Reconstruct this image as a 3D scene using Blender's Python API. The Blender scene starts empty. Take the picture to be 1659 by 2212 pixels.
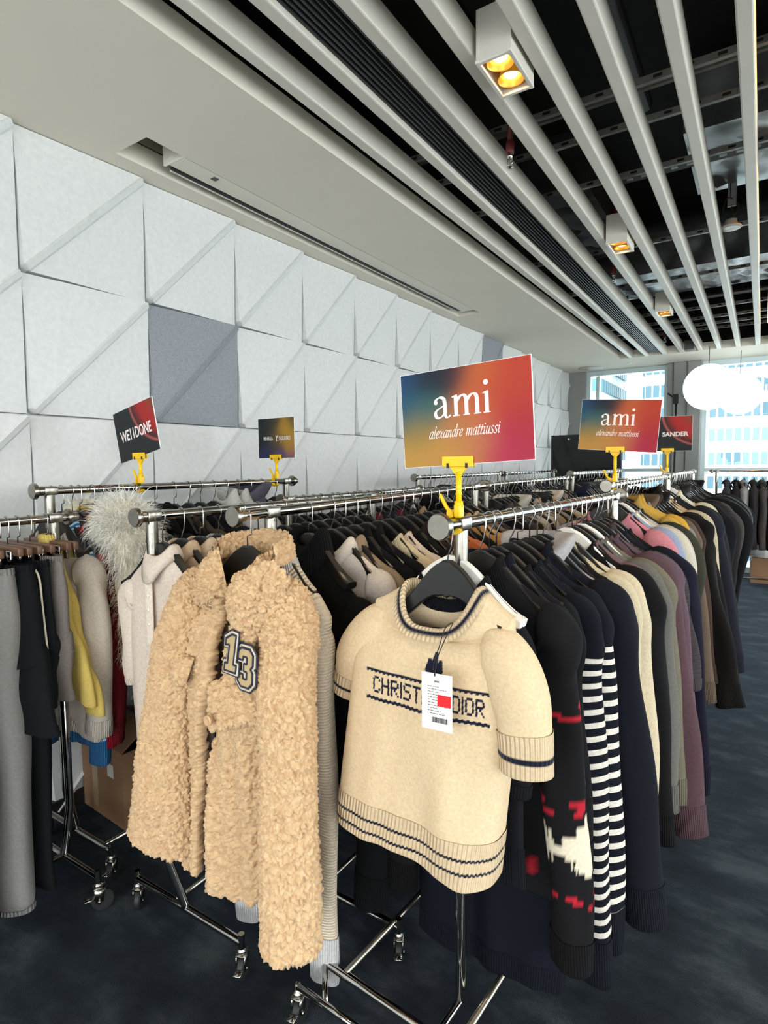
import bpy, math, random
import numpy as np
from mathutils import Matrix, Vector

# ------------------------------------------------------------------ camera, world, light, exposure
sc = bpy.context.scene
col = sc.collection
sc.view_settings.view_transform = 'Standard'
sc.view_settings.look = 'None'
sc.view_settings.gamma = 1.0
sc.view_settings.use_curve_mapping = False
sc.view_settings.exposure = 0.0
sc.cycles.max_bounces = 8
sc.cycles.diffuse_bounces = 4
sc.cycles.glossy_bounces = 4
sc.cycles.transparent_max_bounces = 12
sc.cycles.sample_clamp_indirect = 6.0

def rot_axes(yaw, pitch, roll):
    cy, sy = math.cos(yaw), math.sin(yaw)
    f = np.array([-sy*math.cos(pitch), cy*math.cos(pitch), -math.sin(pitch)])
    r = np.array([cy, sy, 0.0]); u = np.cross(r, f)
    c, s = math.cos(roll), math.sin(roll)
    return c*r+s*u, -s*r+c*u, f
CAM = (2.6406, -1.8791, 1.5635)
cr, cu, cf = rot_axes(0.5774, 0.0795, -0.011)
cam_d = bpy.data.cameras.new('camera')
cam = bpy.data.objects.new('camera', cam_d); col.objects.link(cam)
cam_d.sensor_fit = 'HORIZONTAL'; cam_d.sensor_width = 36.0
cam_d.lens = 1253.29*36.0/1659.0
cam_d.clip_start = 0.02; cam_d.clip_end = 400
m = Matrix.Identity(4)
for i in range(3):
    m[i][0] = cr[i]; m[i][1] = cu[i]; m[i][2] = -cf[i]; m[i][3] = CAM[i]
cam.matrix_world = m
sc.camera = cam

SKY = 9.0
w = bpy.data.worlds.new('daylight'); sc.world = w; w.use_nodes = True
wn = w.node_tree.nodes; wl = w.node_tree.links
bg = wn['Background']; bg.inputs['Strength'].default_value = SKY
tc = wn.new('ShaderNodeTexCoord'); sep = wn.new('ShaderNodeSeparateXYZ'); ramp = wn.new('ShaderNodeValToRGB')
wl.new(tc.outputs['Generated'], sep.inputs[0]); wl.new(sep.outputs['Z'], ramp.inputs[0]); wl.new(ramp.outputs[0], bg.inputs['Color'])
ramp.color_ramp.elements[0].position = 0.0; ramp.color_ramp.elements[0].color = (0.55, 0.6, 0.62, 1)
ramp.color_ramp.elements[1].position = 0.12; ramp.color_ramp.elements[1].color = (0.90, 0.96, 1.0, 1)

def area(name, loc, direction, sx, sy, energy, color, portal=False):
    d = bpy.data.lights.new(name, 'AREA'); d.shape = 'RECTANGLE'; d.size = sx; d.size_y = sy
    d.energy = energy; d.color = color
    o = bpy.data.objects.new(name, d); col.objects.link(o); o.location = loc
    o.rotation_euler = Vector(direction).to_track_quat('-Z', 'Y').to_euler()
    if portal: d.cycles.is_portal = True
    return o
RX, BY, FY, CZ = 6.6, -5.2, 7.75, 3.0          # right wall, back wall, window wall, ceiling
area('window_daylight', (3.4, FY+0.35, 1.6), (0, -1, -0.12), 6.2, 2.7, 78, (0.94, 0.98, 1.0))
area('side_window_daylight', (RX+0.3, 1.0, 1.6), (-1, 0, -0.05), 9.0, 2.6, 50, (0.95, 0.98, 1.0))
area('back_window_daylight', (3.6, BY-0.3, 1.65), (0, 1, 0.02), 5.4, 2.5, 5, (1.0, 0.97, 0.93))

# ------------------------------------------------------------------ mesh helpers
def tag(o, label=None, cat=None, group=None, kind=None):
    if label: o['label'] = label
    if cat: o['category'] = cat
    if group: o['group'] = group
    if kind: o['kind'] = kind
    return o
def empty(name, loc=(0, 0, 0), rz=0.0, parent=None):
    o = bpy.data.objects.new(name, None); col.objects.link(o)
    o.location = loc; o.rotation_euler = (0, 0, rz); o.empty_display_size = 0.05
    if parent: o.parent = parent
    return o

class MB:
    """collects numpy geometry, builds ONE mesh object"""
    def __init__(s): s.v = []; s.f = []; s.n = 0; s.uv = []; s.mi = []; s.col = []
    def add(s, v, f, mi=0, uv=None, colr=None):
        v = np.asarray(v, float).reshape(-1, 3)
        for a in f:
            s.f.append([i+s.n for i in a]); s.mi.append(mi)
        s.v.append(v); s.n += len(v)
        s.uv.append(np.zeros((len(v), 2)) if uv is None else np.asarray(uv, float).reshape(-1, 2))
        s.col.append(np.ones((len(v), 3))*-1 if colr is None else np.asarray(colr, float).reshape(-1, 3))
        return s
    def box(s, c, d, mi=0, rz=0.0, bev=0.0):
        x, y, z = np.array(d)/2.0
        if bev > 0:
            b = min(bev, x*.9, y*.9, z*.9)
            prof = []
            for (sx, sy) in ((1, 1), (-1, 1), (-1, -1), (1, -1)):
                a0 = {(1, 1): 0, (-1, 1): 90, (-1, -1): 180, (1, -1): 270}[(sx, sy)]
                for k in range(3):
                    a = math.radians(a0+45*k); prof.append((sx*(x-b), sy*(y-b), math.cos(a), math.sin(a)))
            n = len(prof); rings = []
            for zz, off in ((-z, -b), (-z+b*.3, -b*.3), (-z+b, 0), (z-b, 0), (z-b*.3, -b*.3), (z, -b)):
                rings.append([(p[0]+(b+off)*p[2], p[1]+(b+off)*p[3], zz) for p in prof])
            v = np.array(rings).reshape(-1, 3); f = []
            for i in range(5):
                for j in range(n):
                    k = (j+1) % n; f.append((i*n+j, i*n+k, (i+1)*n+k, (i+1)*n+j))
            f.append(tuple(range(n))[::-1]); f.append(tuple(range(5*n, 6*n)))
        else:
            v = np.array([(-x, -y, -z), (x, -y, -z), (x, y, -z), (-x, y, -z), (-x, -y, z), (x, -y, z), (x, y, z), (-x, y, z)])
            f = [(0, 3, 2, 1), (4, 5, 6, 7), (0, 1, 5, 4), (1, 2, 6, 5), (2, 3, 7, 6), (3, 0, 4, 7)]
        if rz:
            c_, s_ = math.cos(rz), math.sin(rz); v = v @ np.array([[c_, s_, 0], [-s_, c_, 0], [0, 0, 1]])
        return s.add(v+np.array(c), f, mi)
    def tube(s, pts, r, n=10, mi=0, caps=True, closed=False):
        P = np.array(pts, float); k = len(P); r = np.broadcast_to(np.array(r, float), (k,))
        T = np.gradient(P, axis=0) if k > 2 else np.repeat((P[1:]-P[:1]), 2, 0)
        T /= np.linalg.norm(T, axis=1)[:, None]+1e-12
        ref = np.array([0, 0, 1.0]) if abs(T[0][2]) < .9 else np.array([1.0, 0, 0])
        N = np.cross(T[0], ref); N /= np.linalg.norm(N); a = np.linspace(0, 2*math.pi, n, endpoint=False); rings = []
        for i in range(k):
            N = N-T[i]*np.dot(N, T[i]); N /= np.linalg.norm(N); B = np.cross(T[i], N)
            rings.append(P[i]+r[i]*(np.cos(a)[:, None]*N+np.sin(a)[:, None]*B))
        v = np.concatenate(rings); f = []
        for i in range(k-1):
            for j in range(n):
                q = (j+1) % n; f.append((i*n+j, i*n+q, (i+1)*n+q, (i+1)*n+j))
        if caps: f.append(tuple(range(n))[::-1]); f.append(tuple(range((k-1)*n, k*n)))
        return s.add(v, f, mi)
    def lathe(s, prof, c, axis='z', n=20, mi=0, caps=True):
        a = np.linspace(0, 2*math.pi, n, endpoint=False); v = []; f = []
        for (r, h) in prof:
            p = np.stack([r*np.cos(a), r*np.sin(a), np.full(n, h)], 1); v.append(p)
        v = np.concatenate(v)
        if axis == 'y': v = v[:, [0, 2, 1]]*np.array([1, 1, -1])
        if axis == 'x': v = v[:, [2, 1, 0]]*np.array([1, 1, -1])
        k = len(prof)
        for i in range(k-1):
            for j in range(n):
                q = (j+1) % n; f.append((i*n+j, i*n+q, (i+1)*n+q, (i+1)*n+j))
        if caps: f.append(tuple(range(n))[::-1]); f.append(tuple(range((k-1)*n, k*n)))
        return s.add(v+np.array(c), f, mi)
    def prism(s, outline, y0, y1, mi=0, plane='xz'):
        n = len(outline); o = np.array(outline, float)
        if plane == 'xz':
            v = np.concatenate([np.stack([o[:, 0], np.full(n, y0), o[:, 1]], 1), np.stack([o[:, 0], np.full(n, y1), o[:, 1]], 1)])
        elif plane == 'xy':
            v = np.concatenate([np.stack([o[:, 0], o[:, 1], np.full(n, y0)], 1), np.stack([o[:, 0], o[:, 1], np.full(n, y1)], 1)])
        else:
            v = np.concatenate([np.stack([np.full(n, y0), o[:, 0], o[:, 1]], 1), np.stack([np.full(n, y1), o[:, 0], o[:, 1]], 1)])
        f = [(i, (i+1) % n, n+(i+1) % n, n+i) for i in range(n)]+[tuple(range(n))[::-1], tuple(range(n, 2*n))]
        return s.add(v, f, mi)
    def grid(s, V, uv=None, colr=None, mi=0, closed=False):
        """V (a,b,3)"""
        a, b = V.shape[:2]; f = []
        jb = b if closed else b-1
        for i in range(a-1):
            for j in range(jb):
                q = (j+1) % b; f.append((i*b+j, i*b+q, (i+1)*b+q, (i+1)*b+j))
        return s.add(V.reshape(-1, 3), f, mi, uv, colr)
    def mesh(s, name, mats, smooth=True):
        me = bpy.data.meshes.new(name)
        V = np.concatenate(s.v) if s.v else np.zeros((0, 3))
        me.from_pydata(V.tolist(), [], s.f)
        if not isinstance(mats, (list, tuple)): mats = [mats]
        for q in mats: me.materials.append(q)
        if len(mats) > 1: me.polygons.foreach_set('material_index', s.mi)
        if any(np.any(u) for u in s.uv):
            UV = np.concatenate(s.uv); li = np.empty(len(me.loops), int); me.loops.foreach_get('vertex_index', li)
            l = me.uv_layers.new(name='UVMap'); l.data.foreach_set('uv', UV[li].ravel())
        C = np.concatenate(s.col)
        if len(C) and C.min() >= 0:
            at = me.color_attributes.new('pattern', 'FLOAT_COLOR', 'POINT')
            at.data.foreach_set('color', np.concatenate([C, np.ones((len(C), 1))], 1).ravel())
        if smooth: me.polygons.foreach_set('use_smooth', [True]*len(me.polygons))
        me.update(); return me
    def build(s, name, mats, parent=None, smooth=False, loc=None, rz=0.0, auto=None):
        me = s.mesh(name, mats, smooth or auto is not None)
        o = bpy.data.objects.new(name, me); col.objects.link(o)
        if parent: o.parent = parent
        if loc is not None: o.location = loc
        if rz: o.rotation_euler = (0, 0, rz)
        if auto is not None: me.set_sharp_from_angle(angle=math.radians(auto))
        return o

# ------------------------------------------------------------------ materials
_mats = {}
def srgb(h):
    if isinstance(h, str):
        h = h.lstrip('#'); c = [int(h[i:i+2], 16)/255 for i in (0, 2, 4)]
    else: c = list(h)
    return tuple((x/12.92 if x <= .04045 else ((x+.055)/1.055)**2.4) for x in c)
def mat(name, colr, rough=.6, metal=0.0, bump=0.0, bscale=200.0, var=0.0, vscale=6.0, sheen=0.0, spec=.5, emit=None, estr=0.0, coat=0.0, clear=0.0):
    if name in _mats: return _mats[name]
    m_ = bpy.data.materials.new(name); m_.use_nodes = True
    nt = m_.node_tree; b = nt.nodes['Principled BSDF']; c = srgb(colr)
    b.inputs['Base Color'].default_value = (*c, 1); b.inputs['Roughness'].default_value = rough
    b.inputs['Metallic'].default_value = metal; b.inputs['Specular IOR Level'].default_value = spec
    if sheen: b.inputs['Sheen Weight'].default_value = sheen; b.inputs['Sheen Roughness'].default_value = .5
    if coat: b.inputs['Coat Weight'].default_value = coat
    if emit: b.inputs['Emission Color'].default_value = (*srgb(emit), 1); b.inputs['Emission Strength'].default_value = estr
    if clear: b.inputs['Alpha'].default_value = 1-clear
    if var or bump:
        t = nt.nodes.new('ShaderNodeTexCoord')
    if var:
        n = nt.nodes.new('ShaderNodeTexNoise'); n.inputs['Scale'].default_value = vscale; n.inputs['Detail'].default_value = 6
        nt.links.new(t.outputs['Object'], n.inputs['Vector'])
        r = nt.nodes.new('ShaderNodeMapRange'); r.inputs[1].default_value = .3; r.inputs[2].default_value = .7
        r.inputs[3].default_value = 1-var; r.inputs[4].default_value = 1+var
        nt.links.new(n.outputs['Fac'], r.inputs[0])
        h = nt.nodes.new('ShaderNodeMix'); h.data_type = 'RGBA'; h.blend_type = 'MULTIPLY'; h.inputs[0].default_value = 1
        h.inputs[6].default_value = (*c, 1); nt.links.new(r.outputs[0], h.inputs[7]); nt.links.new(h.outputs[2], b.inputs['Base Color'])
    if bump:
        n2 = nt.nodes.new('ShaderNodeTexNoise'); n2.inputs['Scale'].default_value = bscale; n2.inputs['Detail'].default_value = 3
        nt.links.new(t.outputs['Object'], n2.inputs['Vector'])
        bp = nt.nodes.new('ShaderNodeBump'); bp.inputs['Strength'].default_value = bump; bp.inputs['Distance'].default_value = .003
        nt.links.new(n2.outputs['Fac'], bp.inputs['Height']); nt.links.new(bp.outputs[0], b.inputs['Normal'])
    _mats[name] = m_; return m_

def fabric(name, colr, kind='plain', rib=.006, stripe=None, var=.12, use_attr=False, tone=1.0):
    """kind: plain | rib (vertical wales from UV.x) | ribh (horizontal) ; stripe=(period, duty, colour) over UV.y"""
    key = 'fab_'+name
    if key in _mats: return _mats[key]
    m_ = bpy.data.materials.new(key); m_.use_nodes = True
    nt = m_.node_tree; N = nt.nodes.new; L = nt.links.new; b = nt.nodes['Principled BSDF']; c = tuple(x*tone for x in srgb(colr))
    b.inputs['Roughness'].default_value = .92; b.inputs['Specular IOR Level'].default_value = .15
    lum = sum(c)/3
    b.inputs['Sheen Weight'].default_value = .015 if lum < .05 else .10; b.inputs['Sheen Roughness'].default_value = .45
    b.inputs['Sheen Tint'].default_value = (*[min(1, x*1.5+.05) for x in c], 1)
    t = N('ShaderNodeTexCoord')
    base = N('ShaderNodeRGB'); base.outputs[0].default_value = (*c, 1); cout = base.outputs[0]
    if use_attr:
        a = N('ShaderNodeAttribute'); a.attribute_name = 'pattern'; cout = a.outputs['Color']
    if stripe:
        sx = N('ShaderNodeSeparateXYZ'); L(t.outputs['UV'], sx.inputs[0])
        dv = N('ShaderNodeMath'); dv.operation = 'DIVIDE'; L(sx.outputs['Y'], dv.inputs[0]); dv.inputs[1].default_value = stripe[0]
        fr = N('ShaderNodeMath'); fr.operation = 'FRACT'; L(dv.outputs[0], fr.inputs[0])
        gt = N('ShaderNodeMath'); gt.operation = 'LESS_THAN'; L(fr.outputs[0], gt.inputs[0]); gt.inputs[1].default_value = stripe[1]
        so = gt
        if len(stripe) > 3:
            g2 = N('ShaderNodeMath'); g2.operation = 'GREATER_THAN'; L(sx.outputs['Y'], g2.inputs[0]); g2.inputs[1].default_value = stripe[3]
            so = N('ShaderNodeMath'); so.operation = 'MULTIPLY'; L(gt.outputs[0], so.inputs[0]); L(g2.outputs[0], so.inputs[1])
        mx = N('ShaderNodeMix'); mx.data_type = 'RGBA'; L(so.outputs[0], mx.inputs[0]); L(cout, mx.inputs[6]); mx.inputs[7].default_value = (*srgb(stripe[2]), 1)
        cout = mx.outputs[2]
    n = N('ShaderNodeTexNoise'); n.inputs['Scale'].default_value = 140; n.inputs['Detail'].default_value = 5; L(t.outputs['Object'], n.inputs['Vector'])
    r = N('ShaderNodeMapRange'); r.inputs[1].default_value = .3; r.inputs[2].default_value = .7; r.inputs[3].default_value = 1-var; r.inputs[4].default_value = 1+var
    L(n.outputs['Fac'], r.inputs[0])
    h = N('ShaderNodeMix'); h.data_type = 'RGBA'; h.blend_type = 'MULTIPLY'; h.inputs[0].default_value = 1; L(cout, h.inputs[6]); L(r.outputs[0], h.inputs[7])
    L(h.outputs[2], b.inputs['Base Color'])
    bp = N('ShaderNodeBump'); bp.inputs['Distance'].default_value = .002; bp.inputs['Strength'].default_value = .35
    if kind in ('rib', 'ribh'):
        sx2 = N('ShaderNodeSeparateXYZ'); L(t.outputs['UV'], sx2.inputs[0])
        ml = N('ShaderNodeMath'); ml.operation = 'MULTIPLY'; ml.inputs[1].default_value = 2*math.pi/rib; L(sx2.outputs['X' if kind == 'rib' else 'Y'], ml.inputs[0])
        sn = N('ShaderNodeMath'); sn.operation = 'SINE'; L(ml.outputs[0], sn.inputs[0])
        L(sn.outputs[0], bp.inputs['Height']); bp.inputs['Distance'].default_value = rib*.28; bp.inputs['Strength'].default_value = .8
    else:
        n2 = N('ShaderNodeTexNoise'); n2.inputs['Scale'].default_value = 420; n2.inputs['Detail'].default_value = 3; L(t.outputs['Object'], n2.inputs['Vector'])
        L(n2.outputs['Fac'], bp.inputs['Height'])
    L(bp.outputs[0], b.inputs['Normal'])
    _mats[key] = m_; return m_

CHROME = mat('chrome', '#b4b1ac', .10, 1.0, var=.05, vscale=40)
CHROME_D = mat('worn_chrome', '#989389', .25, 1.0, var=.1, vscale=60)
BLACKWOOD = mat('black_lacquered_wood', '#141210', .38, 0, bump=.05, bscale=120, var=.1)
RUBBER = mat('black_rubber', '#121212', .6, bump=.05)
WHITE_PL = mat('white_hanger_paint', '#e9e4da', .4, var=.03)
YELLOW = mat('yellow_plastic', '#f5c400', .35, var=.06, vscale=30, spec=.5)
def bezier(P, n):
    P = np.array(P, float); t = np.linspace(0, 1, n)[:, None]
    if len(P) == 3: return (1-t)**2*P[0]+2*t*(1-t)*P[1]+t*t*P[2]
    return (1-t)**3*P[0]+3*t*(1-t)**2*P[1]+3*t*t*(1-t)*P[2]+t**3*P[3]
def catmull(P, n):
    P = np.array(P, float); k = len(P)
    Q = np.concatenate([[2*P[0]-P[1]], P, [2*P[-1]-P[-2]]])
    u = np.linspace(0, k-1-1e-9, n); i = u.astype(int); t = (u-i)[:, None]
    a, b, c, d = Q[i], Q[i+1], Q[i+2], Q[i+3]
    return .5*((2*b)+(-a+c)*t+(2*a-5*b+4*c-d)*t**2+(-a+3*b-3*c+d)*t**3)
def text_shape(s, size, bold=0.0, shear=0.0, xs=1.0, depth=.0006, align='LEFT', spacing=1.0):
    """lettering as a mesh in the XZ plane facing -Y; returns verts, faces"""
    cu_ = bpy.data.curves.new('lettering', 'FONT'); cu_.body = s; cu_.size = size; cu_.offset = bold; cu_.shear = shear
    cu_.align_x = align; cu_.extrude = depth/2; cu_.space_character = spacing; cu_.resolution_u = 4
    o = bpy.data.objects.new('lettering', cu_); col.objects.link(o)
    dg = bpy.context.evaluated_depsgraph_get(); me = bpy.data.meshes.new_from_object(o.evaluated_get(dg))
    v = np.empty(len(me.vertices)*3); me.vertices.foreach_get('co', v); v = v.reshape(-1, 3)
    f = [tuple(p.vertices) for p in me.polygons]
    bpy.data.objects.remove(o); bpy.data.curves.remove(cu_); bpy.data.meshes.remove(me)
    return np.stack([v[:, 0]*xs, -v[:, 2], v[:, 1]], 1), f
# ------------------------------------------------------------------ the setting
PLASTER = mat('ceiling_plaster', '#ddd6c6', .85, bump=.08, bscale=90, var=.02, vscale=2)
BEAMW = mat('beam_paint', '#cfc9bc', .5, bump=.04, bscale=60, var=.04, vscale=5)
VOIDB = mat('black_void_paint', '#0c0c0c', .85, var=.3, vscale=3)
FELT = mat('white_acoustic_felt', '#d3d3d1', .95, bump=.25, bscale=160, var=.05, vscale=45)
FELTG = mat('grey_acoustic_felt', '#8d9095', .95, bump=.25, bscale=160, var=.14, vscale=110)
FOIL = mat('wrinkled_foil', '#8f9090', .35, .9, bump=1.0, bscale=9, var=.2, vscale=5)
STRUT = mat('galvanised_channel', '#8a8a86', .45, .75, var=.15, vscale=20)
GREYP = mat('grey_column_cladding', '#8b8b88', .55, .2, var=.04)
FRAMEM = mat('window_frame_metal', '#c8d6d8', .4, .3)
WALLP = mat('plain_wall_paint', '#cfccc4', .85, bump=.05)

def struct(name, mb, mats, smooth=False, **k):
    return tag(mb.build(name, mats, smooth=smooth, **k), kind='structure')

# carpet
cm = bpy.data.materials.new('mottled_navy_carpet'); cm.use_nodes = True
nt = cm.node_tree; N = nt.nodes.new; L = nt.links.new; b = nt.nodes['Principled BSDF']
b.inputs['Roughness'].default_value = .95; b.inputs['Specular IOR Level'].default_value = .2
b.inputs['Sheen Weight'].default_value = .08; b.inputs['Sheen Tint'].default_value = (.3, .5, .7, 1)
t = N('ShaderNodeTexCoord'); mp = N('ShaderNodeMapping'); mp.inputs['Scale'].default_value = (1, 1.6, 1); L(t.outputs['Object'], mp.inputs[0])
n1 = N('ShaderNodeTexNoise'); n1.inputs['Scale'].default_value = 3.2; n1.inputs['Detail'].default_value = 8; n1.inputs['Roughness'].default_value = .62; L(mp.outputs[0], n1.inputs['Vector'])
n2 = N('ShaderNodeTexNoise'); n2.inputs['Scale'].default_value = 260; n2.inputs['Detail'].default_value = 2; L(t.outputs['Object'], n2.inputs['Vector'])
rp = N('ShaderNodeValToRGB'); e = rp.color_ramp.elements
e[0].position = .36; e[0].color = (*srgb('#07090d'), 1); e[1].position = .68; e[1].color = (*srgb('#3a3f42'), 1)
q = rp.color_ramp.elements.new(.5); q.color = (*srgb('#191d21'), 1)
L(n1.outputs['Fac'], rp.inputs[0])
mr = N('ShaderNodeMapRange'); mr.inputs[1].default_value = .3; mr.inputs[2].default_value = .7; mr.inputs[3].default_value = .65; mr.inputs[4].default_value = 1.35; L(n2.outputs['Fac'], mr.inputs[0])
mx = N('ShaderNodeMix'); mx.data_type = 'RGBA'; mx.blend_type = 'MULTIPLY'; mx.inputs[0].default_value = 1; L(rp.outputs[0], mx.inputs[6]); L(mr.outputs[0], mx.inputs[7])
L(mx.outputs[2], b.inputs['Base Color'])
bp = N('ShaderNodeBump'); bp.inputs['Strength'].default_value = .5; bp.inputs['Distance'].default_value = .004; L(n2.outputs['Fac'], bp.inputs['Height']); L(bp.outputs[0], b.inputs['Normal'])
struct('floor', MB().box((3.2, 1.4, -.05), (7.2, 13.6, .1)), cm)

# panelled wall: 5 rows of 0.6 m felt tiles, each folded along a rising ridge
def tile(mb, y0, z0, mi, s=.6, h=.038, base=-.014):
    g = .004; bw = .030; sl = .012
    a = g; c = s-g
    def P(y, z, x): return (base+x, y0+y, z0+z)
    d = bw/1.4142/1.0; k = sl
    # corners: BL and TR raised, TL and BR low; a flat bead runs along BL-TR with a small sunk line under it
    TL = P(a, c, 0); BR = P(c, a, 0)
    u1 = P(a, a+d, h*.88); u2 = P(c-d, c, h*.88)          # upper edge of the bead
    m1 = P(a+d*.25, a+d*.75, h+.008); m2 = P(c-d*.75, c-d*.25, h+.008)
    l1 = P(a+d, a, h*.86); l2 = P(c, c-d, h*.86)            # lower edge
    w1 = P(a+d+k, a, h*.58-.003); w2 = P(c, c-d-k, h*.58-.003)
    C1 = P(a, a, h*.95); C2 = P(c, c, h*.95)
    V = [TL, BR, u1, u2, m1, m2, l1, l2, w1, w2]
    F = [(0, 2, 3), (2, 4, 5, 3), (4, 6, 7, 5), (6, 8, 9, 7), (8, 1, 9)]
    # side skirts back to the wall
    per = [0, 2, 4, 6, 8, 1, 9, 7, 5, 3]
    n = len(V)
    for i in per: V.append((base-.03, V[i][1], V[i][2]))
    for i in range(len(per)):
        j = (i+1) % len(per); F.append((per[i], n+i, n+j, per[j]))
    F = [tuple(reversed(f)) for f in F]
    mb.add(V, F, mi)
mb = MB()
mb.box((-.09, 1.4, 1.5), (.09, 13.6, 3.0), 0)
GREYT = {(0, 1), (7, 0)}
for ci in range(-5, 13):
    for r in range(5):
        tile(mb, .6*ci, 3.0-.6*(r+1), 1 if (ci, r) in GREYT else 0)
struct('wall_left', mb, [FELT, FELTG])
struct('baseboard_left', MB().box((.012, 1.4, .035), (.03, 13.0, .07), 0, bev=.004), mat('black_skirting', '#1c1c1c', .4))

# other walls (right and back walls have window openings, outside the photograph)
mb = MB(); mb.box((RX+.1, 1.4, .2), (.2, 13.6, .4)); mb.box((RX+.1, 1.4, 2.95), (.2, 13.6, .3))
for y in (-4.6, -1.8, 1.2, 4.2, 7.3): mb.box((RX+.1, y, 1.6), (.2, .7, 2.6))
struct('wall_right', mb, WALLP)
mb = MB(); mb.box((3.2, BY-.1, .2), (7.2, .2, .4)); mb.box((3.2, BY-.1, 2.95), (7.2, .2, .3))
for x in (.2, 3.4, 6.4): mb.box((x, BY-.1, 1.6), (.5, .2, 2.6))
struct('wall_back', mb, WALLP)

# window wall at the far end
mb = MB()
mb.box((.13, FY, 1.5), (.26, .3, 3.0), 0)
mb.box((1.66, FY-.05, 1.5), (.44, .34, 3.0), 0, bev=.01)
for x in (1.52, 1.70): mb.box((x, FY-.225, 1.5), (.012, .02, 3.0), 1)
mb.box((5.35, FY, 1.5), (.4, .3, 3.0), 0)
struct('wall_far', mb, [GREYP, mat('shadow_groove', '#4e4e4c', .6)])
GLASS = bpy.data.materials.new('window_glass'); GLASS.use_nodes = True
nt = GLASS.node_tree; nt.nodes.remove(nt.nodes['Principled BSDF'])
o_ = nt.nodes['Material Output']; tr = nt.nodes.new('ShaderNodeBsdfTransparent'); tr.inputs[0].default_value = (.92, .98, .98, 1)
gl = nt.nodes.new('ShaderNodeBsdfGlossy'); gl.inputs['Roughness'].default_value = .02; fr = nt.nodes.new('ShaderNodeFresnel'); mxs = nt.nodes.new('ShaderNodeMixShader')
nt.links.new(fr.outputs[0], mxs.inputs[0]); nt.links.new(tr.outputs[0], mxs.inputs[1]); nt.links.new(gl.outputs[0], mxs.inputs[2]); nt.links.new(mxs.outputs[0], o_.inputs[0])
def window(n, x0, x1, extra):
    root = empty('window_%d' % n, ((x0+x1)/2, FY, 0)); tag(root, kind='structure')
    f = MB(); W_ = x1-x0
    for x in (-W_/2+.03, W_/2-.03): f.box((x, 0, 1.5), (.06, .1, 3.0))
    for z in (.04, 2.97): f.box((0, 0, z), (W_-.12, .1, .08))
    for x in extra: f.box((x-(x0+x1)/2, 0, 1.5), (.05, .1, 2.84))
    f.box((0, .0, 1.455), (W_-.12, .09, .05))
    f.build('window_frame', FRAMEM, root)
    g = MB(); g.box((0, .02, .75), (W_-.12, .008, 1.36)); g.box((0, .02, 2.2), (W_-.12, .008, 1.44))
    g.build('window_pane', GLASS, root)
window(1, .26, 1.44, [.43]); window(2, 1.88, 5.15, [3.5])
window(3, 5.55, 6.6, [])

# ceiling: plaster soffit along the wall with a long slot, soffit along the windows, dark void above the slats
S0, S1, SE = BY-.2, 6.75, .93
mb = MB()
sx0, sx1, sy0, sy1 = .115, .345, -.215, 3.36
th = .10
mb.box((sx0/2-.03, (S0+FY)/2, 3+th/2), (sx0+.06, FY-S0, th))
mb.box(((sx1+SE)/2, (S0+FY)/2, 3+th/2), (SE-sx1, FY-S0, th))
mb.box(((sx0+sx1)/2, (S0+sy0)/2, 3+th/2), (sx1-sx0, sy0-S0, th))
mb.box(((sx0+sx1)/2, (sy1+FY)/2, 3+th/2), (sx1-sx0, FY-sy1, th))
mb.box(((sx0+sx1)/2, (sy0+sy1)/2, 3.15), (sx1-sx0+.1, sy1-sy0+.1, .02), 1)
for xx in (sx0-.006, sx1+.006): mb.box((xx, (sy0+sy1)/2, 3.12), (.012, sy1-sy0, .05), 1)
for yy in (sy0-.006, sy1+.006): mb.box(((sx0+sx1)/2, yy, 3.12), (sx1-sx0, .012, .05), 1)
mb.box(((SE+RX)/2, (S1+FY)/2+.1, 3+th/2), (RX-SE, FY-S1+.2, th))
mb.box((5.9, (S0+S1)/2, 3+th/2), (1.4, S1-S0, th))
struct('ceiling', mb, [PLASTER, mat('slot_lining', '#b3ad9f', .8)])
mb = MB(); mb.box((3.2, 1.4, 3.98), (7.2, 13.6, .1))
for c_, d_ in (((3.2, S1+.35, 3.53), (7.0, .06, .84)), ((3.2, BY+.03, 3.53), (7.0, .06, .84)), ((.03, 1.4, 3.55), (.06, 13.2, .80)), ((RX-.03, 1.4, 3.53), (.06, 13.2, .84))): mb.box(c_, d_)
struct('ceiling_void', mb, VOIDB)
# slats
bx = [1.083, 1.284, 1.502, 1.710, 1.919, 2.128, 2.336, 2.543]
b9 = [2.752+.2087*i for i in range(12)]
words = ['first', 'second', 'third', 'fourth', 'fifth', 'sixth', 'seventh', 'eighth', 'ninth', 'tenth', 'eleventh', 'twelfth', 'thirteenth', 'fourteenth', 'fifteenth', 'sixteenth', 'seventeenth', 'eighteenth', 'nineteenth', 'twentieth']
for i, x in enumerate(bx+b9):
    mb = MB(); v0 = MB().box((0, 0, 0), (.052, S1-S0+.02, .105), bev=.006)
    struct('trim_%d' % (i+1), v0, BEAMW, auto=15, loc=(x, (S0+S1)/2-.01, 3.0525))
def thing(name, label, cat, loc=(0, 0, 0), rz=0.0, group=None):
    return tag(empty(name, loc, rz), label, cat, group)
# linear air grille between the second and third slats
r = thing('air_grille', 'long black linear air grille set between two white ceiling slats', 'air vent', (1.393, .8, 3.03))
f = MB()
for x in (-.078, .078): f.box((x, 0, .012), (.008, 11.8, .035))
f.build('grille_frame', mat('dark_grille_frame', '#2b2b2b', .5), r)
f = MB()
for k in range(7): f.box((-.060+k*.02, 0, .012), (.0055, 11.8, .03))
f.build('louvre', mat('black_louvre', '#3a3a3a', .45), r)
MB().box((0, 0, .05), (.17, 11.8, .01)).build('backing', VOIDB, r)
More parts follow.
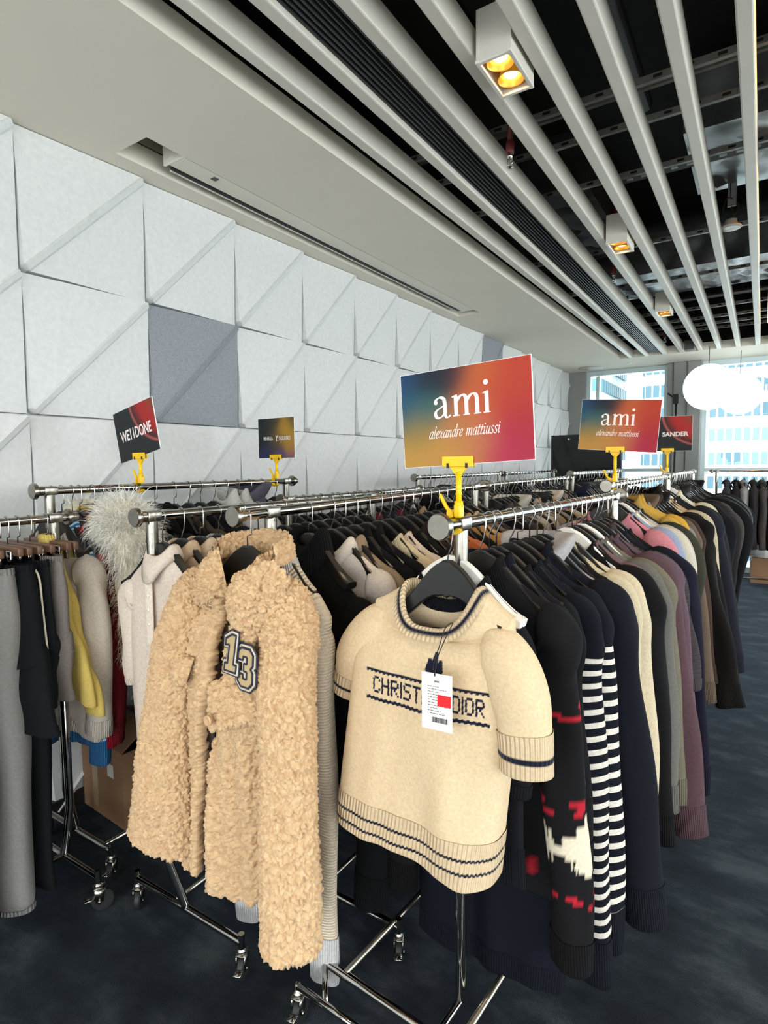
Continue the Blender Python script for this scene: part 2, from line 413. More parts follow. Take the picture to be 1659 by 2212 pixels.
# projection screen sunk in the slot
r = thing('projection_screen', 'motorised projection screen housing sunk in the slot of the white soffit', 'projection screen', (.27, 1.6, 3.0))
L_ = 3.22
f = MB().box((.012, 0, .062), (.118, L_, .124), bev=.006); f.build('housing', mat('screen_housing', '#cfcabb', .45, .1), r, auto=30)
f = MB().box((-.068, 0, .016), (.032, L_-.06, .03), bev=.008); f.build('roller', mat('black_screen_fabric', '#0d0e10', .6), r, auto=30)
for s_ in (-1, 1):
    f = MB().box((-.002, s_*(L_/2+.005), .062), (.150, .012, .122), bev=.003)
    for (x, z) in ((.05, .10), (.03, .03), (-.04, .03), (-.02, .09)): f.lathe([(.007, -.004), (.007, .004)], (x, s_*(L_/2+.005)+s_*.008, z), 'y', 8)
    f.build('end_plate', mat('screen_end_plate', '#e2ddd0', .4, .1), r)
MB().box((-.088, 0, .006), (.008, L_-.08, .010)).build('bottom_bar', mat('screen_bar', '#dcd7ca', .4), r)
MB().box((.0715, -1.48, .05), (.004, .035, .04)).build('sensor_window', mat('black_sensor', '#0d0d0d', .3), r)
MB().box((.03, -1.40, -.0012), (.03, .03, .003)).build('sensor_window', mat('black_sensor', '#0d0d0d', .3), r)

# services in the void above the slats
def strut(y, z, x0=.95, x1=5.3, w_=.022, name='support_channel', lab=''):
    f = MB().box((0, 0, 0), (x1-x0, w_, .03))
    n_ = int((x1-x0)/.12)
    for k in range(n_): f.box((-(x1-x0)/2+.06+k*.12, -w_/2-.001, 0), (.035, .003, .012), 1)
    o = f.build(name, [STRUT, VOIDB], loc=((x0+x1)/2, y, z)); tag(o, lab, 'support channel', 'metal channels crossing above the ceiling slats'); return o
for i, (y, z) in enumerate([(.967, 3.21), (1.13, 3.28), (1.28, 3.21), (1.80, 3.21), (2.98, 3.21), (4.02, 3.21), (5.3, 3.21), (5.8, 3.21), (6.15, 3.21), (6.45, 3.21)]):
    strut(y, z, lab='slim metal channel crossing above the slats, %s from the near end' % words[i])
def duct(x0, x1, y0, y1, z0, z1, lab, m_=FOIL, seed=0):
    rng = np.random.default_rng(seed); nx = max(4, int((x1-x0)/.06)); ny = max(4, int((y1-y0)/.06))
    def face(A, B, C_, nu, nv):
        u = np.linspace(0, 1, nu)[:, None, None]; v = np.linspace(0, 1, nv)[None, :, None]
        return np.array(A)+u*(np.array(B)-np.array(A))+v*(np.array(C_)-np.array(A))
    f = MB()
    for A, B, C_, nu, nv, ax in (((x0, y0, z0), (x1, y0, z0), (x0, y1, z0), nx, ny, 2), ((x0, y0, z0), (x1, y0, z0), (x0, y0, z1), nx, 5, 1), ((x1, y0, z0), (x1, y1, z0), (x1, y0, z1), ny, 5, 0), ((x0, y1, z0), (x1, y1, z0), (x0, y1, z1), nx, 5, 1), ((x0, y0, z1), (x1, y0, z1), (x0, y1, z1), 2, 2, 2), ((x0, y0, z0), (x0, y1, z0), (x0, y0, z1), ny, 5, 0)):
        V = face(A, B, C_, nu, nv); V[1:-1, 1:-1, ax] += rng.normal(0, .012, V[1:-1, 1:-1, ax].shape); f.grid(V)
    o = f.build('air_duct', m_, smooth=True); return tag(o, lab, 'air duct')
duct(2.2, 5.2, 1.95, 2.85, 3.42, 3.8, 'foil wrapped air duct above the slats behind the hanging round downlight', seed=1)
duct(1.0, 5.2, 4.2, 5.05, 3.34, 3.7, 'crinkled silver foil duct crossing above the slats near the far windows', seed=2)
duct(1.05, 1.55, 2.5, 4.0, 3.5, 3.93, 'dark grey duct above the slats left of the middle spotlight', mat('dark_duct', '#2a2b2b', .6, .2, var=.2), 3)
f = MB(); f.box((0, 0, 0), (3.2, .10, .02))
for k in range(40): f.box((-1.56+k*.08, -.051, 0), (.04, .004, .014), 1)
for k in range(40): f.box((-1.56+k*.08, 0, -.011), (.035, .03, .004), 1)
tag(f.build('cable_tray', [mat('black_cable_tray', '#15110f', .6), STRUT], loc=(3.4, 1.95, 3.26)), 'perforated dark cable tray near the hanging round downlight', 'cable tray')
tag(MB().box((0, 0, 0), (4.2, .1, .02)).build('cable_tray', [mat('black_cable_tray', '#15110f', .6)], loc=(3.1, 5.1, 3.27)), 'perforated dark cable tray under the far foil duct', 'cable tray')
for i, (x, y0, y1, z, rr, lab) in enumerate([(1.42, -4, 2.3, 3.55, .06, 'long black pipe running above the slats over the first spotlight'), (2.0, -4, 1.9, 3.62, .045, 'black pipe running above the fifth and sixth slats')]):
    tag(MB().tube([(0, y0, 0), (0, y1, 0)], rr, 14).build('pipe', mat('black_pipe', '#1a1a1a', .5, .3), smooth=True, loc=(x, 0, z)), lab, 'pipe')
# spotlight boxes
WARM = mat('glowing_lamp', '#ffe2a8', .4, emit='#ffd394', estr=18.0)
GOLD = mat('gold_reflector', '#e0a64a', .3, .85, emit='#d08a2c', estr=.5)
def spot_box(x, y, lab, light=38.0):
    r = thing('ceiling_spotlight', lab, 'spotlight', (x, y, 2.965), 0, 'twin spotlight boxes between the slats')
    w_, l_, h_ = .128, .235, .17; f = MB(); t_ = .007
    for s_ in (-1, 1): f.box((s_*(w_/2-t_/2), 0, h_/2+.004), (t_, l_, h_)); f.box((0, s_*(l_/2-t_/2), h_/2+.004), (w_-2*t_, t_, h_))
    f.box((0, 0, h_+.002), (w_-2*t_, l_-2*t_, .006)); f.build('housing', BEAMW, r)
    f = MB()
    for s_ in (-1, 1): f.box((s_*(w_/2-.006), 0, 0), (.014, l_+.008, .01), bev=.002); f.box((0, s_*(l_/2-.006), 0), (w_-.02, .014, .01), bev=.002)
    f.build('trim_frame', mat('spot_trim', '#d9d4c8', .4), r)
    MB().box((0, 0, .075), (w_-.02, l_-.02, .004)).build('inner_plate', mat('black_plate', '#15110c', .5), r)
    for s_ in (-1, 1):
        k = MB().lathe([(.0475, .012), (.044, .016), (.036, .05), (.02, .068), (.001, .07)], (0, s_*.053, 0), 'z', 24, caps=False).build('reflector', GOLD, r, smooth=True)
        MB().lathe([(.004, .024), (.019, .026), (.027, .034), (.020, .05), (.004, .056)], (0, s_*.053, 0), 'z', 18).build('lamp_bulb', WARM, k, smooth=True)
    if light:
        d = bpy.data.lights.new('spot_lamp', 'SPOT'); d.energy = light; d.spot_size = math.radians(95); d.spot_blend = .9; d.color = (1, .80, .55); d.shadow_soft_size = .06
        o = bpy.data.objects.new('spot_lamp', d); col.objects.link(o); o.parent = r; o.location = (0, 0, -.03)
spot_box(1.815, .225, 'large white twin spotlight box between slats, nearest the camera', 40)
spot_box(1.815, 2.24, 'white twin spotlight box between slats, second along the row', 40)
spot_box(1.815, 4.26, 'small white twin spotlight box farthest along, near the windows', 40)
spot_box(1.815, -1.80, 'white twin spotlight box overhead, out of the picture', 40)
spot_box(3.9, -1.2, 'white twin spotlight box overhead right, out of the picture', 45)
# warm LED line right of the last slat
for y, L2, lab in ((2.6, 1.5, 'warm glowing LED strip beside the rightmost slat, upper piece'), (5.2, 1.6, 'warm glowing LED strip beside the rightmost slat, lower piece near windows'), (.4, 1.8, 'warm glowing LED strip beside the rightmost slat, overhead piece')):
    r = thing('linear_light', lab, 'ceiling light', (2.655, y, 3.10))
    MB().box((0, 0, .03), (.05, L2, .04)).build('housing', STRUT, r)
    MB().box((0, 0, .004), (.036, L2-.02, .012)).build('diffuser', mat('warm_led', '#ffdca0', .4, emit='#ffc070', estr=14.0), r)
# sprinklers
REDP = mat('red_pipe', '#5c1a17', .5)
for x, y, z, lab in ((1.601, .83, 2.95, 'red ceiling sprinkler drop with chrome head beside the nearest spotlight'), (1.60, 3.1, 3.0, 'ceiling sprinkler between slats beside the second spotlight'), (1.61, 5.9, 3.0, 'ceiling sprinkler between slats near the far end')):
    r = thing('sprinkler', lab, 'sprinkler', (x, y, z), 0, 'red sprinkler drops in the ceiling')
    MB().tube([(0, 0, .07), (0, 0, 3.94-z)], .013, 10).lathe([(.017, .06), (.02, .07), (.02, .11), (.013, .12)], (0, 0, 0), 'z', 10).build('drop_pipe', REDP, r, smooth=True)
    MB().lathe([(.013, .06), (.013, .045), (.006, .04), (.006, .03)], (0, 0, 0), 'z', 10).tube([(-.012, 0, .04), (-.014, 0, .02), (0, 0, .004)], .0022, 6).tube([(.012, 0, .04), (.014, 0, .02), (0, 0, .004)], .0022, 6).lathe([(.016, .002), (.016, .0), (.002, -.002)], (0, 0, 0), 'z', 12).build('head', CHROME, r, smooth=True)
# dangling round downlight
r = thing('hanging_downlight', 'white round downlight dangling on wires in the dark ceiling gap', 'downlight', (2.41, 2.75, 3.12))
MB().lathe([(.028, .0), (.062, -.004), (.066, .0), (.062, .008), (.04, .012), (.034, .05), (.028, .05)], (0, 0, 0), 'z', 24).build('ring', mat('white_downlight', '#eeeeea', .35), r, smooth=True)
MB().lathe([(.001, .02), (.03, .02)], (0, 0, 0), 'z', 20).build('lens', mat('downlight_lens', '#777777', .2), r)
MB().tube(catmull([(0, .01, .05), (-.05, .02, .12), (-.02, .0, .2), (.04, .02, .14), (.01, .02, .09), (-.01, 0, .25), (0, 0, .4)], 40), .003, 6).build('wire', RUBBER, r, smooth=True)
MB().box((0, .01, .31), (.05, .012, .34)).build('hanging_bracket', STRUT, r)
r = thing('smoke_detector', 'small grey box speaker fixed to slats near the windows', 'speaker', (1.82, 6.5, 3.03))
MB().box((0, 0, 0), (.12, .14, .12), bev=.01).build('cabinet', mat('grey_speaker', '#77776f', .6), r, auto=30)
MB().box((0, -.071, 0), (.10, .004, .10)).build('speaker_front', mat('dark_mesh', '#4c4c48', .7), r); r.name = 'ceiling_speaker'
tag(MB().lathe([(.001, -.004), (.165, -.006), (.18, -.002), (.18, .002), (.001, .004)], (0, 0, 0), 'z', 32).build('ceiling_vent', mat('disc_vent', '#a9a89e', .5), smooth=True, loc=(.42, 7.3, 2.996)), 'round flat vent disc in the white soffit near the far corner', 'air vent')
tag(MB().lathe([(.001, -.004), (.03, -.004), (.035, .0), (.035, .004)], (0, 0, 0), 'z', 16).build('smoke_detector', mat('disc_small', '#d8d6cc', .5), loc=(.98, 7.2, 2.996)), 'tiny round detector on the soffit beside the flat vent disc', 'detector')

# black display screen by the far wall
r = thing('display_screen', 'large black display screen on a stand against the far corner', 'screen', (.62, 6.25, 0), math.radians(-4))
MB().box((0, 0, 1.62), (.95, .05, .68), bev=.008).build('bezel', mat('black_bezel', '#0b0b0c', .35), r, auto=30)
MB().box((0, -.026, 1.63), (.91, .006, .62)).build('panel', mat('black_glass', '#050607', .12), r)
MB().box((-.1, .05, .7), (.09, .05, 1.3)).box((.1, .05, .7), (.09, .05, 1.3)).box((0, .05, .05), (.7, .45, .05)).build('stand', RUBBER, r)
MB().lathe([(.012, -.004), (.012, .004)], (-.22, -.03, 1.9), 'y', 10).build('indicator', mat('white_dot', '#e8e8e8', .4), r)
# round white lanterns and the stand
GLOW = mat('lantern_skin', '#ffffff', .6, emit='#f6fbff', estr=1.0)
for (x, y, z, rr, lab) in ((2.04, 6.5, 2.50, .285, 'larger round white lantern hanging in front of the window'), (2.36, 7.05, 2.44, .26, 'smaller round white lantern partly behind the larger one')):
    r = thing('round_lantern', lab, 'lantern', (x, y, z))
    prof = [(max(.001, rr*math.sin(math.pi*k/24)), -rr*math.cos(math.pi*k/24)) for k in range(25)]
    MB().lathe(prof, (0, 0, 0), 'z', 40).build('lantern_skin', GLOW, r, smooth=True)
    MB().tube([(0, 0, rr), (0, 0, 3.0-z)], .004, 6).build('cord', RUBBER, r)
r = thing('light_stand', 'thin black light stand in front of the grey window column', 'light stand', (1.70, 6.35, 0))
MB().tube([(0, 0, .05), (0, 0, 2.35)], .013, 10).tube([(0, 0, 1.25), (0, 0, 1.3)], .025, 10).build('pole', RUBBER, r, smooth=True)
for k in range(3): MB().tube([(0, 0, .55), (.38*math.cos(k*2.1), .38*math.sin(k*2.1), .01)], .009, 8).build('leg', RUBBER, r, smooth=True)
MB().box((0, -.02, 2.36), (.07, .08, .12), bev=.01).tube([(0, 0, 2.36), (-.1, 0, 2.44)], .012, 8).build('clamp', RUBBER, r)
# city outside
def tower(x, y, w_, d_, h0, h1, nx, nz, lab, m1, m2, rz=0.0):
    r = thing('office_tower', lab, 'building', (x, y, h0), rz)
    H = h1-h0
    MB().box((0, 0, H/2), (w_, d_, H)).build('facade', m1, r)
    f = MB(); cw = w_/nx; ch = H/nz
    for i in range(nx):
        for k in range(nz): f.box((-w_/2+cw*(i+.5), -d_/2-.05, ch*(k+.5)), (cw*.72, .2, ch*.52))
    nn = max(2, int(d_/cw)); cd = d_/nn
    for s_ in (-1, 1):
        for i in range(nn):
            for k in range(nz): f.box((s_*(w_/2+.05), -d_/2+cd*(i+.5), ch*(k+.5)), (.2, cd*.72, ch*.52))
    f.build('windows', m2, r); return r
TW = mat('tower_cladding', '#f4f6f6', .7); TG = mat('tower_glass', '#3f6672', .5, var=.2, vscale=.2); TG2 = mat('tower_glass_dark', '#34505c', .5)
tower(-9.3, 40, 6.6, 8, -40, 60, 11, 70, 'pale office tower with blue windows seen through the left pane', TW, TG)
tower(-19.5, 46, 3.6, 8, -40, 70, 5, 24, 'narrow blue glass tower at the left of the left pane', TW, TG)
tower(1.2, 42, 9.5, 10, -40, 75, 22, 84, 'pale office tower with rows of windows behind the right pane', TW, TG2)
tower(11.5, 38, 8, 10, -40, 80, 9, 60, 'white tower with small windows at the right edge of the view', TW, TG2)
# ------------------------------------------------------------------ garments, hangers, racks
def ss(a, b, x):
    t_ = np.clip((x-a)/(b-a+1e-9), 0, 1); return t_*t_*(3-2*t_)
def body_V(P, n, m, seed):
    """closed loft from hem to neck; V (rings, n, 3); local: x across, -y front, z up, rail at z=0"""
    rng = np.random.default_rng(seed)
    zh, za, zs, zn = P['zh'], P['zs']-.17, P['zs'], P['zn']
    ws, wn_, wc, wh = P['ws'], P['wn'], P['wc'], P['wh']; dc, dh, ds = P['dc'], P['dh'], P['ds']
    m1 = max(6, int(m*.62)); m2 = max(3, int(m*.16)); m3 = m-m1-m2
    z = np.concatenate([np.linspace(zh, za, m1, endpoint=False), np.linspace(za, zs, m2, endpoint=False), zs+(zn-zs)*np.linspace(0, 1, m3)**1.0])
    q = (z-zh)/(za-zh)
    wv = np.where(z < za, wh+(wc-wh)*ss(0, .8, q), np.where(z < zs, wc+(ws-wc)*ss(za, zs, z), 0))
    k = np.clip((z-zs)/(zn-zs), 0, 1); up = z >= zs
    wv = np.where(up, ws+(wn_-ws)*(k**.85), wv)
    dv = np.where(z < za, dh+(dc-dh)*ss(0, .9, q), np.where(z < zs, dc+(ds-dc)*ss(za, zs, z), ds+(P.get('dn', .045)-ds)*k))
    e = 2/P.get('sq', 2.5); tf = np.linspace(0, 2*math.pi, 4001)+math.pi/2; cf_, sf_ = np.cos(tf), np.sin(tf)
    al = np.concatenate([[0], np.cumsum(np.hypot(np.diff(wc*np.sign(cf_)*np.abs(cf_)**e), np.diff(max(dc, .03)*np.sign(sf_)*np.abs(sf_)**e)))])
    th = np.interp(np.linspace(0, al[-1], n, endpoint=False), al, tf); c, s = np.cos(th), np.sin(th)
    cx = np.sign(c)*np.abs(c)**e; sy = np.sign(s)*np.abs(s)**e
    X = wv[:, None]*cx[None]; Y = dv[:, None]*sy[None]; Z = np.repeat(z[:, None], n, 1)
    A = P.get('fold', .010)*(1-.85*ss(za-.05, zn, z))*(.35+.65*(1-np.clip(q, 0, 1)))
    sway = np.zeros_like(X); fr = np.zeros_like(X)
    for j in range(4):
        f0 = rng.uniform(9, 26)*(1+j*.5); ph = rng.uniform(0, 6.28); lean = rng.uniform(-2.5, 2.5)
        sway += rng.uniform(.4, 1)/(1+.5*j)*np.sin(f0*X+ph+lean*(Z-zh))
        fr += rng.uniform(.4, 1)/(1+.5*j)*np.sin(f0*1.4*X+ph*2+lean*1.5*(Z-zh)+sy[None]*1.3)
    Y = Y+A[:, None]*sway*.75+A[:, None]*fr*.55*np.abs(sy)[None]
    X = X+A[:, None]*.6*np.sin(7*Z+rng.uniform(0, 6))*np.abs(cx)[None]
    Y += P.get('lean', 0)*(zs-Z)
    dipw = ss(za+.02, zn, z)
    fs = np.maximum(0, -s)**1.5; bs = np.maximum(0, s)**2
    Z = Z-P.get('dip', .06)*dipw[:, None]**2*fs[None]-P.get('bdip', .012)*dipw[:, None]**2*bs[None]
    hw = (1-ss(0, .25, q))
    Z = Z+P.get('hemcurve', 0)*hw[:, None]*np.abs(cx)[None]**3+P.get('hemslope', 0)*hw[:, None]*X/wh
    Z = Z+.006*hw[:, None]*np.sin(X*20+seed)
    return np.stack([X, Y, Z], 2)
def uv_of(V):
    d = np.linalg.norm(np.diff(V, axis=1), axis=2); mid = V.shape[0]//3
    u = np.concatenate([[0], np.cumsum(d[mid])]); uv = np.zeros(V.shape[:2]+(2,)); uv[..., 0] = u[None]
    dz = np.linalg.norm(np.diff(V, axis=0), axis=2).mean(1); uv[..., 1] = np.concatenate([[0], np.cumsum(dz)])[:, None]; return uv
def lip_in(V, end, t=.004, depth=.02):
    """extra rings that fold an open edge inwards"""
    r = V[end]; c = r.mean(0); d = c-r; d /= np.linalg.norm(d, axis=1)[:, None]+1e-9
    tz = (V[end]-V[end+1 if end == 0 else end-1]).mean(0); tz /= np.linalg.norm(tz)
    a = r+d*t*.5+tz*t*.5; b_ = r+d*t-tz*.001; c_ = r+d*t*1.2-tz*depth
    ex = np.stack([a, b_, c_]); return np.concatenate([ex[::-1], V]) if end == 0 else np.concatenate([V, ex])
def sleeve_V(side, P, n, m, seed):
    rng = np.random.default_rng(seed+11*(side+2)); ws, zs = P['ws'], P['zs']
    L_, r0, r1 = P['sl'], P['sr0'], P['sr1']; out = P.get('out', .055); sy = P.get('sy', 0)+rng.uniform(-.012, .012)
    p0 = np.array([side*(ws-.055), 0, zs-.060]); p1 = np.array([side*(ws+out*.75), 0, zs-.075])
    fl = P.get('flare', None)
    p2 = np.array([side*(ws+out+(.01 if fl is None else -.004)), sy*.4, zs-.22]); p3 = np.array([side*(ws+out*P.get('tuck', .7) if fl is None else ws+out+fl), sy, zs-L_])
    p2b = p2*.5+p3*.5+np.array([side*.008, rng.uniform(-.008, .008), 0])
    path = catmull([p0, p0*.35+p1*.65+np.array([0, 0, .006]), p1+np.array([side*.0, 0, -.035]), p2, p2b, p3], m)
    tq = np.linspace(0, 1, m); ra = r0+(r1-r0)*tq**.8; ra = ra*(1-.5*np.exp(-(tq/.07)**2))
    rb = ra*P.get('flat', .72); rb = np.minimum(rb, P['dc']*1.05+.009) if P.get('clampd', True) else rb
    T = np.gradient(path, axis=0); T /= np.linalg.norm(T, axis=1)[:, None]
    yv = np.array([0, 1.0, 0]); B = yv[None]-T*(T@yv)[:, None]; B /= np.linalg.norm(B, axis=1)[:, None]; N_ = np.cross(B, T)
    a = np.linspace(0, 2*math.pi, n, endpoint=False)+math.pi/2
    f1, f2, f3 = rng.uniform(0, 6.28, 3); A = P.get('sfold', .0085)
    rip = 1+A/ra[:, None]*(np.sin(26*tq*L_/.6+f1+2*np.sin(a)[None]*1.0)*.6+.5*np.sin(3*a[None]+9*tq[:, None]+f2)) if np.ndim(tq) == 1 and False else 1+(A/ra)[:, None]*(.45*np.sin((15*tq*L_/.6+f1)[:, None]+2.6*np.sin(a+f3)[None])*np.minimum(1, tq*3)[:, None]+.5*np.sin(3*a[None]+9*tq[:, None]+f2))*np.minimum(1, tq*5)[:, None]
    return path[:, None]+(rip*ra[:, None]*np.cos(a)[None])[..., None]*N_[:, None]+(rip*rb[:, None]*np.sin(a)[None])[..., None]*B[:, None]
def band_V(V, i0, i1, scale=1.03, flare=.0, off=.002):
    """offset copy of rings i0..i1 (hem ribs, cuffs)"""
    W = V[i0:i1].copy(); c = W.mean(1, keepdims=True); d = W-c; l = np.linalg.norm(d, axis=2, keepdims=True)
    return c+d*(1+off/np.maximum(l, .01))
BASE = dict(ws=.205, wn=.095, wc=.235, wh=.235, zs=-.208, zn=-.138, zh=-.80, dc=.040, dh=.036, ds=.029, dn=.045, fold=.014, sl=.66, sr0=.082, sr1=.052, out=.05, dip=.06)
def garment(name, label, cat, m_, loc, rz, P=None, seed=0, parts=True, n=40, m=40, rib=None, collar=None, group=None, sleeves=True, cuffmat=None, sm=None, hem=.06):
    P = {**BASE, **(P or {})}
    if 'E' in P:
        g = (P['E']-.21)/.12; P['sr0'] = min(P['sr0'], .062+.02*max(0, g)); P['sr1'] = min(P['sr1'], .042+.02*max(0, g)); P['ws'] = min(P['ws'], P['E']-.035); P['out'] = (P['E']-P['ws']-.8*(P['sr0']+P['sr1'])/2)/.85; P['wc'] = min(P['wc'], P['E']-.01); P['wh'] = min(P['wh'], P['E']-.005) if P['E'] < .33 else P['wh']
    V = body_V(P, n, m, seed); uv = uv_of(V)
    if not parts:
        f = MB(); W = lip_in(V, -1); f.grid(W, uv_of(W), closed=True)
        if sleeves:
            for s_ in (-1, 1):
                S = sleeve_V(s_, P, 12, 14, seed); f.grid(S, uv_of(S), closed=True)
        if collar: collar_geo(f, V, P, collar, 0)
        o = f.build(name, m_, smooth=True, loc=loc, rz=rz); return tag(o, label, cat, group)
    r = thing(name, label, cat, loc, rz, group)
    ribm = rib or m_
    W = lip_in(lip_in(V, -1), 0, .003, -.0+.02); MB().grid(W, uv_of(W), closed=True).build('body', m_, r, smooth=True)
    if hem:
        i1 = max(3, int(np.argmin(np.abs(V[:, 0, 2]-(P['zh']+hem))))+1); H = band_V(V, 0, i1); H = lip_in(H, 0, .004, .015)
        MB().grid(H, uv_of(H), closed=True).build('hem_band', ribm, r, smooth=True)
    if collar: 
        f = MB(); collar_geo(f, V, P, collar, 0); f.build('collar', m_ if collar in ('fold', 'hood') else ribm, r, smooth=True)
    if sleeves:
        for s_ in (-1, 1):
            sr_ = P.get('sres', (22, 34)); S = sleeve_V(s_, P, sr_[0], sr_[1], seed); S2 = lip_in(S, -1, .003, .02)
            o = MB().grid(S2, uv_of(S2), closed=True).build('sleeve', sm or m_, r, smooth=True)
            if P.get('cuff', .05):
                k = max(3, int(sr_[1]*P.get('cuff', .05)/P['sl'])); H = lip_in(band_V(S, sr_[1]-k, sr_[1], off=.0025), -1, .004, .012)
                MB().grid(H, uv_of(H), closed=True).build('cuff', cuffmat or ribm, o, smooth=True)
    return r
def collar_geo(f, V, P, kind, mi):
    top = V[-1]; n = len(top); c = top.mean(0); d = top-c; d[:, 2] = 0; d /= np.linalg.norm(d, axis=1)[:, None]
    def R(r_, dz): 
        q = top+d*r_; q = q.copy(); q[:, 2] += dz; return q
    if kind == 'crew': rings = [R(.012, -.018), R(.006, -.002), R(.001, .010), R(-.004, .012), R(-.009, .004), R(-.010, -.012)]
    elif kind == 'mock': rings = [R(.012, -.018), R(.0, .006), R(-.012, .035), R(-.016, .05), R(-.022, .051), R(-.026, .03), R(-.02, -.01)]
    elif kind == 'roll': rings = [R(.014, -.012), R(.0, .012), R(-.018, .05), R(-.026, .085), R(-.020, .104), R(-.006, .105), R(.006, .08), R(.016, .035), R(.020, .012), R(.012, .0)]
    elif kind == 'fold':   # shirt or polo collar: stand and a turned-down leaf with points at the front
        a = np.arctan2(d[:, 1], d[:, 0]); fr = np.maximum(0, -np.sin(a))**6
        rings = [R(.006, -.012), R(-.004, .014), R(-.007, .028), R(-.004, .034), R(.004, .030), R(.013, .012), R(.020, -.010)]
        rings = [x.copy() for x in rings]; rings[-1][:, 2] -= .040*fr; rings[-1] += np.stack([d[:, 0]*.03*fr, -.012*fr, 0*fr], 1); rings[-2][:, 2] -= .015*fr; rings[-2][:, 1] -= .008*fr
        rings.append(rings[-1]-d*.004); rings.append(rings[-2]-d*.006+np.array([0, 0, -.004]))
    elif kind == 'hood':
        rings = []; rng = np.random.default_rng(n)
        for k in range(9):
            t_ = k/8; rr = .012+.05*math.sin(t_*math.pi); dz = -.012-.03*t_+.095*math.sin(t_*math.pi*.75); q = R(rr-.05*t_, dz)
            back = np.maximum(0, d[:, 1])[:, None]; q = q+back*np.array([0, .035, .012])*math.sin(t_*3.1); rings.append(q)
    W = np.stack(rings); f.grid(W, uv_of(W), closed=True, mi=mi)

# hangers -----------------------------------------------------------
def hanger_body(w_=.195, th=.011, drop=.135, arch=.045):
    z0 = -.082; k = 15; xs = np.linspace(-1, 1, 2*k+1)
    prof_t = []; prof_b = []
    for x in xs:
        a = abs(x); zt = z0-.002-drop*(ss(0.08, 1.05, a)*.75+.25*a) if a > .12 else z0-drop*.002
        thick = .062*(1-a)**1.3+.030 if a < .96 else .02
        prof_t.append((x*w_, zt)); prof_b.append((x*w_*.985, zt-thick-(0 if a > .3 else 0)))
    f = MB(); V = []
    for (xt, zt), (xb, zb), x in zip(prof_t, prof_b, xs):
        y = th*(1+.9*ss(.55, 1, abs(x))); bow = -.004*abs(x)**2; zm = (zt+zb)/2
        V.append([(xt, bow-y*.7, zt), (xt, bow+y*.7, zt), (xt, bow+y, zt-.004), (xb, bow+y, zb+.004), (xb, bow+y*.7, zb), (xb, bow-y*.7, zb), (xb, bow-y, zb+.004), (xt, bow-y, zt-.004)])
    V = np.array(V); f.grid(V, closed=True); nn = len(V)
    f.f.append([0, 1, 2, 3, 4, 5, 6, 7]); f.mi.append(0); f.f.append([(nn-1)*8+i for i in range(8)][::-1]); f.mi.append(0)
    return f
def hook_geo(style=0):
    R_ = .0175; f = MB(); a = np.linspace(math.pi*1.05, -.0, 12)
    arc = [(R_*math.cos(t_), 0, R_*math.sin(t_)+.001) for t_ in a]
    if style == 0: pts = arc+[(R_, 0, -.015), (R_, 0, -.045), (R_*.97, 0, -.05), (.002, 0, -.054), (0, 0, -.058), (0, 0, -.09)]
    elif style == 1: pts = arc+[(R_*.9, 0, -.014), (R_*.35, 0, -.03), (0, 0, -.045), (0, 0, -.09)]
    else: pts = arc+[(R_, 0, -.02), (R_*.7, 0, -.05), (.004, 0, -.065), (0, 0, -.075), (0, 0, -.09)]
    return f.tube(pts, .0021, 6)
HANG = {}
def hanger_mesh(kind):
    if not HANG:
        HANG['black'] = hanger_body().mesh('clothes_hanger', BLACKWOOD); HANG['white'] = hanger_body().mesh('clothes_hanger', WHITE_PL)
        HANG['thin'] = hanger_body(.195, .006, .13).mesh('clothes_hanger', BLACKWOOD)
        HANG['wood'] = hanger_body().mesh('clothes_hanger', mat('brown_wood', '#6b4a34', .45, bump=.05, var=.2, vscale=30))
        for i in range(3): HANG['hook%d' % i] = hook_geo(i).mesh('hook', CHROME, True)
        for k in ('black', 'white', 'thin', 'wood'): HANG[k].polygons.foreach_set('use_smooth', [True]*len(HANG[k].polygons)); HANG[k].set_sharp_from_angle(angle=.6)
        f = MB().box((0, 0, -.09), (.30, .018, .028), bev=.004)
        HANG['clip'] = f.mesh('trouser_hanger', mat('brown_wood', '#6b4a34', .45))
        f = MB()
        for s_ in (-1, 1): f.box((s_*.1, -.014, -.112), (.03, .008, .05), bev=.002).box((s_*.1, .014, -.112), (.03, .008, .05), bev=.002).tube([(s_*.1-.012, 0, -.095), (s_*.1+.012, 0, -.095)], .012, 8)
        HANG['clips'] = f.mesh('clip', CHROME)
def hanger(kind, label, loc, rz, style=0, group=None):
    hanger_mesh('x'); o = bpy.data.objects.new('trouser_hanger' if kind == 'clip' else 'clothes_hanger', HANG[kind]); col.objects.link(o)
    o.location = loc; o.rotation_euler = (0, 0, rz); tag(o, label, 'hanger', group)
    h = bpy.data.objects.new('hook', HANG['hook%d' % style]); col.objects.link(h); h.parent = o
    if kind == 'clip':
        c = bpy.data.objects.new('clip', HANG['clips']); col.objects.link(c); c.parent = o
    return o

